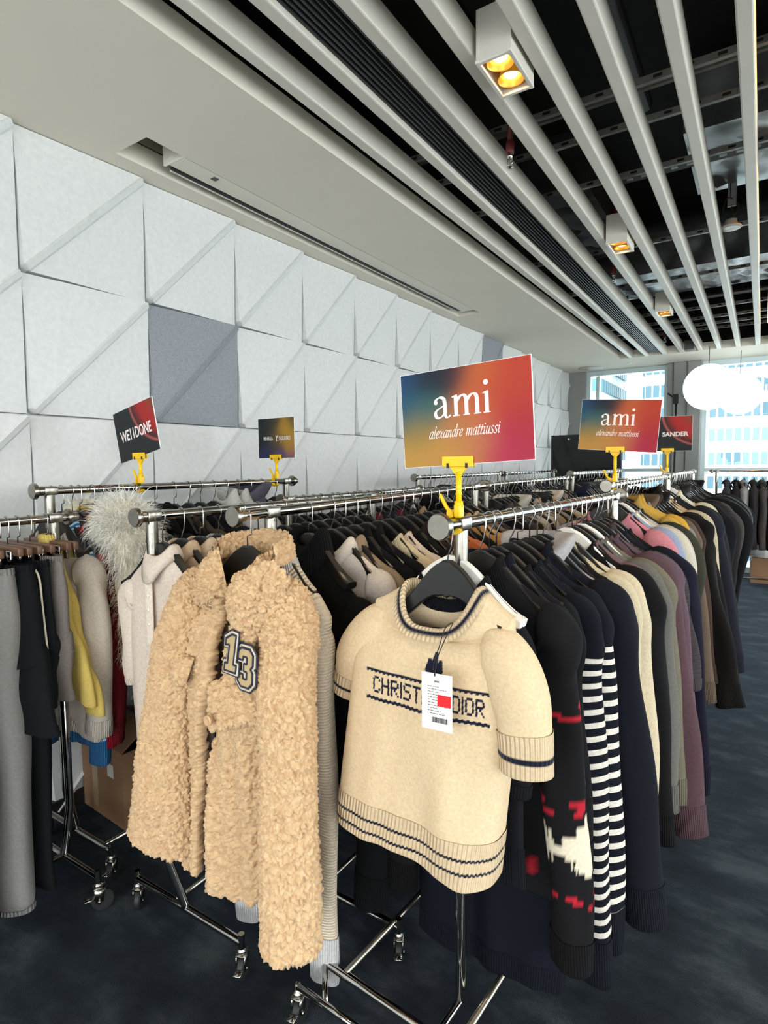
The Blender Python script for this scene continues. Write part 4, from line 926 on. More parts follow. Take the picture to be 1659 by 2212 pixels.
def word_ami(s, o):
    f = MB()
    pen(f, [(.10, .70), (.13, .88), (.33, 1.0), (.55, .93), (.62, .72), (.62, .4), (.62, .18)], s, o, .19, .06, 20)
    pen(f, [(.62, .2), (.66, .03), (.78, .0), (.92, .09)], s, o, .14, .05, 20)
    pen(f, [(.60, .60), (.38, .50), (.14, .36), (.08, .18), (.18, .02), (.36, .02), (.52, .12), (.61, .25)], s, o, .17, .05, 20)
    dot(f, (.13, .76), .10, s, o)
    def stem(x, h=1.0, flag=True):
        pen(f, [(x, 0), (x, h)], s, o, .19, .19, 0, False); pen(f, [(x-.18, .028), (x+.18, .028)], s, o, .055, .055, 90, False)
        if flag: pen(f, [(x-.20, h-.06), (x-.06, h-.02), (x+.09, h+.02)], s, o, .07, .06, 90)
    m0 = 1.22
    stem(m0); stem(m0+.56, .70, False); stem(m0+1.12, .70, False)
    pen(f, [(m0+.06, .74), (m0+.22, .93), (m0+.40, .99), (m0+.53, .88), (m0+.56, .66)], s, o, .19, .06, 10)
    pen(f, [(m0+.62, .74), (m0+.78, .93), (m0+.96, .99), (m0+1.09, .88), (m0+1.12, .66)], s, o, .19, .06, 10)
    stem(m0+1.62); dot(f, (m0+1.60, 1.44), .13, s, o); return f
GL = {'a': (.62, [[(.50, .95), (.30, 1.0), (.10, .7), (.06, .25), (.20, .02), (.40, .3), (.52, .8), (.55, 1.0)], [(.52, .9), (.45, .3), (.50, .03), (.66, .2)]]),
      'l': (.36, [[(.14, 1.6), (.24, 1.65), (.20, 1.2), (.12, .4), (.14, .04), (.34, .2)]]),
      'e': (.52, [[(.10, .45), (.36, .58), (.42, .85), (.28, 1.0), (.10, .75), (.06, .3), (.20, .02), (.46, .25)]]),
      'x': (.60, [[(.04, .85), (.18, .98), (.28, .5), (.38, .03), (.56, .18)], [(.54, .95), (.30, .55), (.04, .05)]]),
      'n': (.66, [[(.04, .85), (.16, 1.0), (.14, .5), (.08, 0)], [(.12, .5), (.30, .9), (.46, .97), (.46, .5), (.46, .05), (.62, .18)]]),
      'd': (.62, [[(.46, .95), (.28, 1.0), (.10, .7), (.06, .25), (.20, .02), (.40, .3), (.50, .8)], [(.48, 1.65), (.62, 1.65), (.52, .9), (.46, .25), (.52, .03), (.66, .2)]]),
      'r': (.46, [[(.04, .85), (.16, 1.0), (.14, .5), (.08, 0)], [(.13, .5), (.28, .9), (.46, .95)]]),
      'm': (1.0, [[(.04, .85), (.16, 1.0), (.14, .5), (.08, 0)], [(.12, .5), (.28, .9), (.44, .97), (.44, .5), (.40, 0)], [(.44, .5), (.60, .9), (.78, .97), (.78, .5), (.78, .05), (.94, .18)]]),
      't': (.40, [[(.24, 1.3), (.18, .8), (.10, .25), (.18, .02), (.36, .2)], [(.02, .95), (.40, .98)]]),
      'i': (.34, [[(.02, .85), (.16, 1.0), (.14, .5), (.12, .08), (.20, .02), (.32, .2)]]),
      'u': (.66, [[(.02, .85), (.14, 1.0), (.10, .4), (.16, .03), (.34, .15), (.48, .6)], [(.54, 1.0), (.48, .4), (.52, .03), (.66, .18)]]),
      's': (.48, [[(.42, .85), (.28, 1.0), (.12, .85), (.20, .58), (.38, .35), (.34, .08), (.16, .0), (.04, .15)]]), ' ': (.42, [])}
def word_italic(txt, s, o):
    f = MB(); x = 0
    for ch in txt:
        adv, st = GL[ch]
        for p in st: pen(f, [(x+a+.22*b_, b_) for a, b_ in p], s, o, .13, .045, 40, True, n=14)
        if ch == 'i': dot(f, (x+.16+.30, 1.36), .08, s, o)
        x += adv+.02
    return f, x*s
# ------------------------------------------------------------------ signs and their clips
PRINT = fabric('printed_card', '#ffffff', use_attr=True, var=.02); pb = PRINT.node_tree.nodes['Principled BSDF']
pb.inputs['Roughness'].default_value = .55; pb.inputs['Sheen Weight'].default_value = 0; pb.inputs['Specular IOR Level'].default_value = .35
for nd in PRINT.node_tree.nodes:
    if nd.type == 'BUMP': nd.inputs['Strength'].default_value = .02
WCARD = mat('white_card_edge', '#f2f0ee', .6); INK = mat('white_ink', '#f6e7e2', .6); INKG = mat('pale_ink', '#d9d5d2', .6)
def blend(ctrl, nx=48, nz=34):
    u, v = np.meshgrid(np.linspace(0, 1, nx), np.linspace(0, 1, nz)); W = 0; Cc = 0
    for (cu_, cv, h, rad) in ctrl:
        d2 = ((u-cu_)*1.35)**2+(v-cv)**2; k = np.exp(-d2/(2*rad*rad)); W = W+k; Cc = Cc+k[..., None]*np.array(srgb(h))
    return Cc/W[..., None]*.74
AMI = [(0, .62, '#0c5a74', .16), (.0, .98, '#17406e', .14), (.27, .92, '#0c1526', .16), (.42, .95, '#0e1a2c', .12), (.25, .6, '#2a6a68', .13), (.12, .40, '#93803f', .13), (.05, .05, '#c8963f', .2), (.35, .12, '#cc9042', .2), (.45, .45, '#c27a44', .13), (.62, .88, '#d5662c', .14), (.58, .55, '#d4673c', .14), (.78, .7, '#c9401f', .15), (.95, .85, '#c93a1c', .18), (.92, .5, '#c02626', .15), (.78, .12, '#c01a48', .16), (.95, .2, '#b81f38', .15), (.6, .2, '#cd7a4a', .13)]
MIH = [(0, .5, '#1d2226', .2), (.1, .9, '#1e2a30', .2), (.4, .9, '#3c3a30', .18), (.75, .62, '#c1912f', .2), (1, .95, '#6b5a2c', .15), (.95, .3, '#b3862f', .16), (.5, .4, '#4a4030', .18), (.2, .05, '#2b2c5e', .16), (.6, .02, '#5b4378', .14), (.95, .05, '#8a5570', .12)]
def arcs(nx=48, nz=40, dark='#1c2022'):
    u, v = np.meshgrid(np.linspace(0, 1, nx), np.linspace(0, 1, nz))
    d = np.hypot((u-1.22)*1.25, v-1.12)      # distance from a point beyond the top right corner
    base = np.array(srgb(dark)); red = np.array(srgb('#b32320')); rim = np.array(srgb('#c9605a')); org = np.array(srgb('#8a4a2c'))
    inside = ss(.98, .70, d)[..., None]; g = base*(1-inside)+red*inside; core = ss(.62, .30, d)[..., None]; g = g*(1-core)+org*core*.8+base*core*.2
    k = np.exp(-((d-.98)/.022)**2)[..., None]; return (g*(1-k)+rim*k)*.8
def sign(key_label, center, w_, h_, tilt, C_, lettering, name='sign_card', group='signs clipped above the racks'):
    r = thing(name, key_label, 'sign', center, 0, group); r.rotation_euler = (0, -math.radians(tilt), 0)
    nz, nx = C_.shape[:2]; u, v = np.meshgrid(np.linspace(-w_/2, w_/2, nx), np.linspace(0, h_, nz))
    V = np.stack([u, np.full_like(u, -.0022), v], 2)
    MB().grid(V, colr=C_).build('printed_face', PRINT, r)
    MB().box((0, 0, h_/2), (w_+.002, .004, h_+.002)).build('card', WCARD, r)
    for nm, f, m_ in lettering: f.build(nm, m_, r)
    return r
def textf(txt, size, x, z, bold=0, shear=0, xs=1, align='CENTER', spacing=1.0, y=-.0030):
    v, f = text_shape(txt, size, bold, shear, xs, .0006, align, spacing); return MB().add(v+np.array([x, y, z]), f)
def clip(label, loc, top, tilt=0, sc_=1.0, lean=0.0):
    r = thing('sign_clip', label, 'clip', loc, 0, 'yellow sign clips'); r.scale = (sc_,)*3 if False else (1, 1, 1)
    H = top-loc[2]; R_ = .017
    f = MB(); a = np.linspace(math.radians(60), math.radians(300), 12)
    out = [((R_+.009)*math.cos(t_+.5), (R_+.009)*math.sin(t_+.5)) for t_ in a]; inn = [((R_+.001)*math.cos(t_+.5), (R_+.001)*math.sin(t_+.5)) for t_ in a[::-1]]
    q = np.array(out+inn); f.grid(np.stack([np.stack([np.stack([p[:, 0], np.full(12, y), p[:, 1]], 1) for y in (-.011, .011)] and [[p_[0], y, p_[1]] for (p_, y) in ()], 0) for p in ()]) if False else np.array([[[*(q[i][:1]), y, q[i][1]] for y in (-.011, .011)] for i in list(range(24))+[0]]))
    for y in (-.011, .011):
        for i in range(11): f.add([(out[i][0], y, out[i][1]), (out[i+1][0], y, out[i+1][1]), (inn[10-i][0], y, inn[10-i][1]), (inn[11-i][0], y, inn[11-i][1])], [(0, 1, 2, 3)])
    f.box((.012, 0, .034), (.020, .022, .034), bev=.004); f.build('clamp', YELLOW, r)
    f = MB().tube(catmull([(-.006, 0, .026), (-.022, 0, .042), (-.040, 0, .074)], 8), [.006, .006, .0055, .005, .005, .005, .0045, .004], 8).lathe([(.008, -.013), (.008, .013)], (-.008, 0, .028), 'y', 12); f.build('lever', YELLOW, r)
    f = MB().tube([(.012, 0, .045), (.012, 0, H-.02)], .0072, 14).tube([(.012, 0, .044), (.012, 0, .058)], .011, 14)
    for k in range(4): f.tube([(.012, 0, .075+k*.012), (.012, 0, .078+k*.012)], .0082, 14)
    f.build('stem', YELLOW, r, smooth=True)
    g = thing_part = MB(); hw = .042
    for y in (-.0068, .0068): g.box((.012, y, H+.006), (2*hw, .0045, .026), bev=.0015)
    g.prism([(.012-.024, H-.006), (.012+.024, H-.006), (.012+.0085, H-.026), (.012-.0085, H-.026)], -.004, .004)
    o = g.build('grip', YELLOW, r); o.rotation_euler = (0, 0, 0)
    MB().box((.012-.025, -.0098, H-.004), (.006, .004, .012)).box((.012+.025, -.0098, H-.004), (.006, .004, .012)).build('spring', mat('dark_spring', '#3c2c14', .4, .6), o)
    return r
xr = K['R1'].at(.065); yS = xr[1]
sign('nearest and largest gradient sign with white ami lettering on yellow clip', (2.033, yS, 1.566), .345, .236, 3.0, blend(AMI),
     [('lettering', word_ami(.050, (-.080, -.0024, .118)), INK), ('small_lettering', (lambda t_: (lambda f: f)(t_[0]))(word_italic('alexandre mattiussi', .0180, (-.098, -.0024, .068))), INK)])
clip('yellow clip holding the nearest large gradient sign', (xr[0]-.004, yS, xr[2]), 1.566)
q = K['R1b'].at(.05)
sign('second gradient sign with white ami lettering, farther along the aisle', (2.062, q[1], 1.622), .348, .236, -4.2, blend(AMI),
     [('lettering', word_ami(.050, (-.080, -.0024, .118)), INK), ('small_lettering', word_italic('alexandre mattiussi', .0180, (-.098, -.0024, .068))[0], INK)])
clip('yellow clip holding the second gradient sign along the aisle', (q[0]+.010, q[1], q[2]), 1.622)
q = K['R1c'].at(.05)
sign('dark red and black sign partly hidden behind the second gradient sign', (2.045, q[1], 1.648), .345, .245, 0, arcs(),
     [('lettering', textf('SANDER', .042, .063, .105, .0016, 0, 1.06), INKG)])
clip('yellow clip holding the dark red sign farthest along the aisle', (q[0]-.02, q[1], q[2]), 1.648)
q = K['W1'].at(.425)
sign('tilted black and red sign on the wall rack', (.40, q[1], 1.615), .285, .222, 12, arcs(),
     [('lettering', textf('WE11DONE', .066, 0, .085, .0010, 0, .62), INK)])
clip('yellow clip holding the tilted black and red sign', (q[0]+.004, q[1], q[2]), 1.612)
q = K['W1'].at(1.235)
sign('small dark and amber sign at the far end of the wall rack', (.425, q[1], 1.612), .262, .215, 0, blend(MIH),
     [('lettering', textf('MIHARA', .030, -.058, .096, .0005, 0, .62), INKG), ('emblem', textf('Y.', .046, .006, .090, .0006, .2, .55), INK), ('second_lettering', textf('YASUHIRO', .030, .062, .096, .0003, 0, .58), INKG)])
clip('yellow clip holding the small dark and amber sign', (q[0]+.03, q[1], q[2]), 1.612)

# ------------------------------------------------------------------ the cream short sleeved logo sweater
CREAM = np.array(srgb('#d0b895')); NAVY = np.array(srgb('#171a2c'))
F5 = {'C': '01110 10001 10000 10000 10000 10001 01110', 'H': '10001 10001 10001 11111 10001 10001 10001', 'R': '11110 10001 10001 11110 10100 10010 10001', 'I': '1 1 1 1 1 1 1', 'S': '01111 10000 10000 01110 00001 00001 11110', 'T': '11111 00100 00100 00100 00100 00100 00100', 'A': '01110 10001 10001 11111 10001 10001 10001', 'N': '10001 11001 11001 10101 10011 10011 10001', 'D': '11110 10001 10001 10001 10001 10001 11110', 'O': '01110 10001 10001 10001 10001 10001 01110', ' ': '00 00 00 00 00 00 00'}
def logo_mask(U, Z, u0, z0, su, sz, txt):
    M_ = np.zeros(U.shape, bool); x = u0
    for ch in txt:
        rows = F5[ch].split(); wd = len(rows[0])
        for r_ in range(7):
            for c_ in range(wd):
                if rows[r_][c_] == '1':
                    M_ |= (U >= x+c_*su-su*.12) & (U < x+(c_+1)*su+su*.12) & (Z <= z0-r_*sz+sz*.08) & (Z > z0-(r_+1)*sz-sz*.08)
        x += (wd+1)*su
    return M_
SX, SY, SZ = 1.985, -.628, 1.416
swp = dict(BASE, ws=.190, wn=.104, wc=.226, wh=.228, zs=-.200, zn=-.150, zh=-.812, dc=.072, dh=.080, ds=.030, dn=.058, fold=.006, dip=.100, bdip=.022, hemcurve=0, sq=3.4, hemslope=-.012)
r = thing('logo_sweater', 'cream short sleeved knit sweater with navy stripes and lettering, hanging nearest', 'sweater', (SX, SY, SZ), -.02, g_ if False else 'knitwear on the nearest aisle rack')
V = body_V(swp, 600, 340, 77)
V[..., 0] += .006+.115*(V[..., 2]+.2)
V[..., 1] += -.035*np.clip(-.2-V[..., 2], 0, 1)
# a broad soft fold running down from the right shoulder to the hem
Uq = V[..., 0]; Zq = V[..., 2]
V[..., 1] += -.020*np.exp(-((Uq-(.02+.16*(-.35-Zq)))/.055)**2)*ss(-.30, -.75, Zq)*(V[..., 1] < 0)+.012*np.exp(-((Uq-(-.07+.10*(-.35-Zq)))/.06)**2)*ss(-.35, -.8, Zq)*(V[..., 1] < 0)
front = V[..., 1] < -.012
U, Z = V[..., 0], V[..., 2]; jag = .0016*np.sign(np.sin(U/.0021))
Cb = np.tile(CREAM, U.shape+(1,)); nav = np.zeros(U.shape, bool)
band = front & (U > -.172) & (U < .165)
nav |= band & (np.abs(Z+.366+jag*.5) < .0042)
nav |= band & (np.abs(Z+.438+jag*.5) < .0042)
nav |= front & (logo_mask(U, Z, -.150, -.380, .0046, .0058, 'CHRISTIAN') | logo_mask(U, Z, .076, -.380, .0040, .0058, 'DIOR'))
for (cx_, hw_, z0_, z1_) in ((.025, .0035, -.318, -.294), (.011, .0040, -.326, -.310), (.039, .0040, -.326, -.310)): nav |= front & (np.abs(U-cx_) < hw_+(z1_-Z)*.25) & (Z > -.338) & (Z < z1_)
nav |= front & (np.abs(U-.025) < .022) & (Z > -.342) & (Z < -.326)
Cb[nav] = NAVY
W = lip_in(V, -1, .004, .015); Cw = np.concatenate([Cb, np.tile(CREAM, (3, U.shape[1], 1))])
KNIT = fabric('cream_knit', '#dcc7a4', 'plain', use_attr=True, var=.10); KRIB = fabric('cream_rib', '#e6d6bb', 'rib', rib=.0105, use_attr=True, var=.08)
CREAMFAB = fabric('cream_knit_plain', '#e6d6bb', var=.10)
MB().grid(W, uv_of(W), Cw, closed=True).build('body', KNIT, r, smooth=True)
i1 = int(np.argmin(np.abs(V[:, 0, 2]-(-.712))))
H = band_V(V, 0, i1, off=.003); Ch = np.tile(CREAM, H.shape[:2]+(1,)); jz = H[..., 2]+.0016*np.sin(uv_of(H)[..., 0]/.0105*6.283)
zr = jz-V[:i1, :, 2].min()
for zc in (.040, .072): Ch[np.abs(zr-zc) < .0034] = NAVY
H2 = lip_in(H, 0, .005, .015); Ch2 = np.concatenate([np.tile(CREAM, (3, H.shape[1], 1)), Ch])
MB().grid(H2, uv_of(H2), Ch2, closed=True).build('hem_band', KRIB, r, smooth=True)
# collar band with one navy line
top = V[-1]; c0 = top.mean(0); d = top-c0; d[:, 2] = 0; d /= np.linalg.norm(d, axis=1)[:, None]
prof = [(.016, -.016), (.012, -.008), (.006, -.001), (.003, .003), (.0, .007), (-.003, .010), (-.006, .0115), (-.010, .011), (-.013, .006), (-.012, -.004), (-.010, -.016)]
Rg = np.stack([top+d*a+np.array([0, -.002, b_]) for a, b_ in prof]); Cc = np.tile(CREAM, Rg.shape[:2]+(1,)); Cc[2:4] = NAVY; Cc[9:] = np.array(srgb('#c0aa86'))
MB().grid(Rg, uv_of(Rg), Cc, closed=True).build('collar', KRIB, r, smooth=True)
# puffed sleeves
for s_, path, r0, r1, nm in ((1, [(.120, .0, -.285), (.160, -.012, -.283), (.196, -.025, -.318), (.224, -.035, -.38), (.236, -.04, -.45), (.238, -.04, -.528)], .062, .058, 'right'),
                             (-1, [(-.12, .0, -.280), (-.165, .0, -.272), (-.210, .0, -.310), (-.255, .005, -.37), (-.277, .01, -.43), (-.290, .01, -.480)], .060, .050, 'left')):
    m_, n_ = 90, 90; P_ = catmull(path, m_); tq = np.linspace(0, 1, m_); T = np.gradient(P_, axis=0); T /= np.linalg.norm(T, axis=1)[:, None]
    yv = np.array([0, 1., 0]); B = yv-T*(T@yv)[:, None]; B /= np.linalg.norm(B, axis=1)[:, None]; N_ = np.cross(B, T)
    ra = r0*(.80+.30*np.sin(np.clip(tq*1.25+.12, 0, 1)*math.pi*.72))*(1-.0*tq); ra = ra*(1-ss(.55, .95, tq)*(1-r1/r0))*(1-.55*np.exp(-(tq/.10)**2)); rb = ra*.80
    a = np.linspace(0, 6.2832, n_, endpoint=False)+math.pi/2
    pl = 1+.035*np.exp(-(tq[:, None]/.25)**2)*np.sin(9*a)[None]+.02*np.sin(4*a[None]+7*tq[:, None])
    S = P_[:, None]+(pl*ra[:, None]*np.cos(a))[..., None]*N_[:, None]+(pl*rb[:, None]*np.sin(a))[..., None]*B[:, None]
    Cs = np.tile(CREAM, S.shape[:2]+(1,)); o = MB().grid(S, uv_of(S), Cs, closed=True).build('sleeve', KNIT, r, smooth=True)
    k = 68; Hs = band_V(S, k, m_, off=.003); Ch = np.tile(CREAM, Hs.shape[:2]+(1,)); Ch[int((m_-k)*.50):int((m_-k)*.50)+3] = NAVY
    Hs2 = lip_in(Hs, -1, .004, .015); Ch = np.concatenate([Ch, np.tile(CREAM, (3, n_, 1))])
    MB().grid(Hs2, uv_of(Hs2), Ch, closed=True).build('cuff', KRIB, o, smooth=True)
MB().box((.075, .050, -.205), (.05, .002, .022)).build('neck_label', mat('satin_label', '#cfc6b6', .4), r)
hh = hanger('black', 'black lacquered hanger holding the cream short sleeved sweater', (SX+.024, SY, SZ), -.02, 2, 'clothes hangers'); hh.scale = (.76, 1, 1)
# price tag hanging on the sweater
r = thing('price_tag', 'white price tag with red sticker hanging on the cream sweater', 'price tag', (2.050, -.765, .972), math.radians(4))
MB().box((0, 0, .065), (.074, .0012, .130), bev=.0004).build('card', mat('tag_card', '#eee6e0', .5), r)
MB().box((.018, -.0012, .070), (.032, .001, .026)).build('sticker', mat('red_sticker', '#e0151c', .5), r)
f = MB(); rng = random.Random(4); f.box((.0, -.001, .112), (.012, .0006, .004))
for k in range(11):
    z = .100-k*.0062; L_ = rng.uniform(.018, .036) if 2 < k < 7 else rng.uniform(.02, .048); x = -.022
    while x < -.022+L_: w_ = rng.uniform(.003, .008); f.box((x+w_/2, -.001, z), (w_, .0006, .0016)); x += w_+.0016
f.build('printed_lines', mat('grey_print', '#77706c', .7), r)
f = MB(); x = -.012
for k in range(18): w_ = rng.choice([.0008, .0014, .002]); f.box((x+w_/2, -.001, .024), (w_, .0006, .012)); x += w_+.0009
f.build('barcode', mat('black_print', '#1d1a1a', .7), r)
MB().tube(catmull([(-.004, -.002, .124), (-.006, -.004, .15), (.004, .004, .19), (.008, .030, .226), (.020, .045, .236), (.014, .030, .215), (.002, .004, .17), (-.004, -.003, .126)], 50), .0011, 6).build('string', mat('black_cord', '#151212', .7), r, smooth=True)
# ------------------------------------------------------------------ the fluffy cream jacket
def curl(V, amp=.0105, cell=.0108, closed=True, edge=None):
    """teddy pile: every few millimetres a small rounded curl pushed out along the normal"""
    sh = V.shape[:2]; Nn = normals_of(V, closed); Q = V.reshape(-1, 3)
    wq = Q+.0028*np.stack([np.sin(Q[:, 1]*310+Q[:, 2]*170), np.sin(Q[:, 2]*290+Q[:, 0]*200), np.sin(Q[:, 0]*270+Q[:, 1]*190)], 1)
    f1, h1 = numb_worley(wq, cell, 1); f2, h2 = numb_worley(wq, cell*.55, 2)
    b_ = np.sqrt(np.clip(1-(f1*1.35)**2, 0, 1))*(.55+.75*h1)+.22*np.sqrt(np.clip(1-(f2*1.3)**2, 0, 1))*(.4+.9*h2)
    j = (h1-.5)[:, None]*np.stack([np.sin(h1*40), np.cos(h1*57), np.sin(h1*71)], 1)*.001
    return V+(Nn.reshape(-1, 3)*(amp*(b_-.25))[:, None]+j*(b_[:, None]>.3)).reshape(sh+(3,)), b_.reshape(sh)
TEDDY = bpy.data.materials.new('cream_teddy_pile'); TEDDY.use_nodes = True
nt = TEDDY.node_tree; N = nt.nodes.new; L = nt.links.new; b = nt.nodes['Principled BSDF']
b.inputs['Roughness'].default_value = .95; b.inputs['Specular IOR Level'].default_value = .12; b.inputs['Sheen Weight'].default_value = .25; b.inputs['Sheen Tint'].default_value = (1, .9, .75, 1)
b.inputs['Subsurface Weight'].default_value = .0
t = N('ShaderNodeTexCoord'); n1 = N('ShaderNodeTexNoise'); n1.inputs['Scale'].default_value = 60; n1.inputs['Detail'].default_value = 4; L(t.outputs['Object'], n1.inputs['Vector'])
rp = N('ShaderNodeValToRGB'); e = rp.color_ramp.elements; e[0].position = .3; e[0].color = (*srgb('#b9956f'), 1); e[1].position = .7; e[1].color = (*srgb('#d3b48c'), 1)
L(n1.outputs['Fac'], rp.inputs[0]); L(rp.outputs[0], b.inputs['Base Color'])
n2 = N('ShaderNodeTexNoise'); n2.inputs['Scale'].default_value = 330; n2.inputs['Detail'].default_value = 4; L(t.outputs['Object'], n2.inputs['Vector'])
bp = N('ShaderNodeBump'); bp.inputs['Strength'].default_value = .5; bp.inputs['Distance'].default_value = .002; L(n2.outputs['Fac'], bp.inputs['Height']); L(bp.outputs[0], b.inputs['Normal'])

CO = (1.405, -.742, 1.433); CYAW = -.10
coat = thing('fluffy_jacket', 'cream curly pile jacket with number patch on the chest, hanging at the rack end', 'jacket', CO, CYAW, 'clothes on the jacket rack')
cp_ = dict(BASE, ws=.235, wn=.098, wc=.218, wh=.215, zs=-.215, zn=-.105, zh=-1.085, dc=.095, dh=.085, ds=.05, dn=.07, fold=.012, dip=.115, bdip=0, hemcurve=.115)
NB, MBZ = 430, 460; Vc = body_V(cp_, NB, MBZ, 21)
Vc = np.roll(Vc, -NB//2, axis=1)                 # the seam of the loft is now the front opening
k = np.arange(NB)*300/NB; wl_ = np.exp(-(k/9.)**2); wr_ = np.exp(-((299-k)/9.)**2)
sgn = 1 if Vc[200, 12, 0] > 0 else -1
right_, left_ = (wl_, wr_) if sgn > 0 else (wr_, wl_)   # the left hand edge lies in front
fw = np.exp(-(Vc[..., 0]/.11)**2)*(Vc[..., 1] < .02)
Vc[..., 0] += (.040-.125*ss(-.2, -1.1, Vc[..., 2]))*fw-.012+.012*(right_-left_)[None]
Vc[..., 0] = np.where(Vc[..., 0] < 0, Vc[..., 0]*(1+.24*ss(-.18, -.36, Vc[..., 2])), Vc[..., 0])
Vc[..., 1] += (-.020*left_+.018*right_)[None]*np.ones((MBZ, 1))
# soft vertical folds of the front panels
Vc[..., 1] += (.012*np.sin(Vc[..., 0]*38+1.2+Vc[..., 2]*1.5)+.006*np.sin(Vc[..., 0]*83+2))*(Vc[..., 1] < 0)*ss(-.3, -.75, Vc[..., 2])
def inward(V):
    e0 = V[:, :1]; e1 = V[:, -1:]
    def turn(e_, nb): 
        d_ = e_-nb; d_ /= np.linalg.norm(d_, axis=2, keepdims=True)
        return np.concatenate([e_+d_*.006+np.array([0, .008, 0]), e_+d_*.004+np.array([0, .022, 0]), e_-d_*.012+np.array([0, .034, 0])], 1)
    return np.concatenate([turn(e0, V[:, 1:2])[:, ::-1], V, turn(e1, V[:, -2:-1])], 1)
Vi = inward(Vc); bot = Vi[:1]; cen = Vi.mean(1, keepdims=True)[:1]
rows = [bot+(cen-bot)*np.array([.05, .05, 0])+np.array([0, 0, -.006]), bot+(cen-bot)*np.array([.12, .12, 0])+np.array([0, 0, .006])]
Vi = np.concatenate([rows[1], rows[0], Vi])
Vd, _ = curl(Vi, closed=False)
MB().grid(Vd).build('body', TEDDY, coat, smooth=True)
def surf_y(u, z):
    P_ = Vd.reshape(-1, 3); P_ = P_[P_[:, 1] < .0]; u = np.atleast_1d(u); z = np.atleast_1d(z); out_ = np.empty(len(u))
    for i in range(len(u)):
        d_ = (P_[:, 0]-u[i])**2+(P_[:, 2]-z[i])**2; q_ = np.argsort(d_)[:24]; out_[i] = P_[q_, 1].mean()
    return out_
def tubeV(path, ra, rb, m_, n_, seed, fold_=.004):
    P_ = catmull(path, m_); T = np.gradient(P_, axis=0); T /= np.linalg.norm(T, axis=1)[:, None]; yv = np.array([0, 1., 0])
    B = yv-T*(T@yv)[:, None]; B /= np.linalg.norm(B, axis=1)[:, None]; N_ = np.cross(B, T); a = np.linspace(0, 6.2832, n_, endpoint=False)+math.pi/2; tq = np.linspace(0, 1, m_)
    ra = np.interp(tq, np.linspace(0, 1, len(ra)), ra); rb = np.interp(tq, np.linspace(0, 1, len(rb)), rb); rng = np.random.default_rng(seed); f_ = rng.uniform(0, 6, 3)
    w_ = fold_*(np.sin(3*a[None]+6*tq[:, None]+f_[0])+.7*np.sin((22*tq+f_[1])[:, None]+1.5*np.cos(a)[None]))*np.minimum(1, 6*tq)[:, None]
    return P_[:, None]+((ra[:, None]+w_)*np.cos(a))[..., None]*N_[:, None]+((rb[:, None]+w_)*np.sin(a))[..., None]*B[:, None]
for path, ra, rb, sd in (([(.145, .0, -.235), (.205, -.01, -.240), (.240, -.03, -.33), (.258, -.055, -.52), (.270, -.07, -.78), (.274, -.085, -1.085)], [.066, .072, .068, .064, .065, .070, .076], [.055, .068, .070, .068, .066, .066, .068], 3),
                         ([(-.125, -.005, -.245), (-.165, -.025, -.255), (-.195, -.06, -.36), (-.222, -.085, -.55), (-.255, -.10, -.80), (-.285, -.105, -1.01)], [.066, .076, .078, .080, .090, .108, .128], [.055, .066, .068, .068, .068, .070, .074], 4)):
    S = tubeV(path, ra, rb, 430, 260, sd); S = lip_in(S, -1, .008, .03); Sd, _ = curl(S)
    MB().grid(Sd, closed=True).build('sleeve', TEDDY, coat, smooth=True)
def pad(corners, nu, nv, th, bulge, name, par, seed=0, m_=TEDDY, amp=.0105):
    """thick soft patch: corners (4 points in order), puffed, with pile"""
    a, b_, c, d_ = [np.array(q, float) for q in corners]; u = np.linspace(0, 1, nu)[:, None, None]; v = np.linspace(0, 1, nv)[None, :, None]
    base = (a*(1-u)+b_*u)*(1-v)+(d_*(1-u)+c*u)*v
    n_ = np.cross(b_-a, d_-a); n_ /= np.linalg.norm(n_); n_ = n_ if n_[1] < 0 else -n_
    puff = (4*u*(1-u))**.28*(4*v*(1-v))**.28; F_ = base+n_*(th*puff+bulge*np.sin(math.pi*u)*np.sin(math.pi*v)); Bk = base-n_*.004
    Fd, _ = curl(F_, amp, closed=False); f = MB().grid(Fd[::-1]); 
    per = np.concatenate([Fd[0], Fd[1:, -1], Fd[-1, ::-1][1:], Fd[::-1, 0][1:-1]]); perb = np.concatenate([Bk[0], Bk[1:, -1], Bk[-1, ::-1][1:], Bk[::-1, 0][1:-1]])
    f.grid(np.stack([perb, per]), closed=True); f.grid(Bk); return f.build(name, m_, par, smooth=True)
def P3(u, z, off): return (u, surf_y(u, z)[0]-off, z)
# collar: stand behind the neck and two big leaves
tubeN = np.array([(.105*math.cos(t_)+.04, .075*math.sin(t_)+.01, -.100+.018*math.sin(t_)) for t_ in np.linspace(-.25, math.pi+.25, 230)])
ringsc = []
for r_, dz in ((.0, -.03), (.004, .0), (.006, .02), (.014, .034), (.028, .03), (.036, .01), (.040, -.03)):
    c_ = np.array([.04, .01, 0]); d_ = tubeN-c_; d_[:, 2] = 0; d_ /= np.linalg.norm(d_, axis=1)[:, None]; ringsc.append(tubeN+d_*r_+np.array([0, 0, dz]))
from_ = np.stack(ringsc); tt = np.linspace(0, 6, 70); i_ = np.minimum(tt.astype(int), 5); w_ = (tt-i_)[:, None, None]
Cd, _ = curl(from_[i_]*(1-w_)+from_[i_+1]*w_, closed=False); col_ = MB().grid(Cd).build('collar', TEDDY, coat, smooth=True)
pad([(.010, -.075, -.085), (-.088, -.050, -.130), (-.118, surf_y(-.11, -.27)[0]-.014, -.262), (.036, surf_y(.03, -.235)[0]-.014, -.240)], 76, 90, .018, .018, 'collar_leaf', col_)
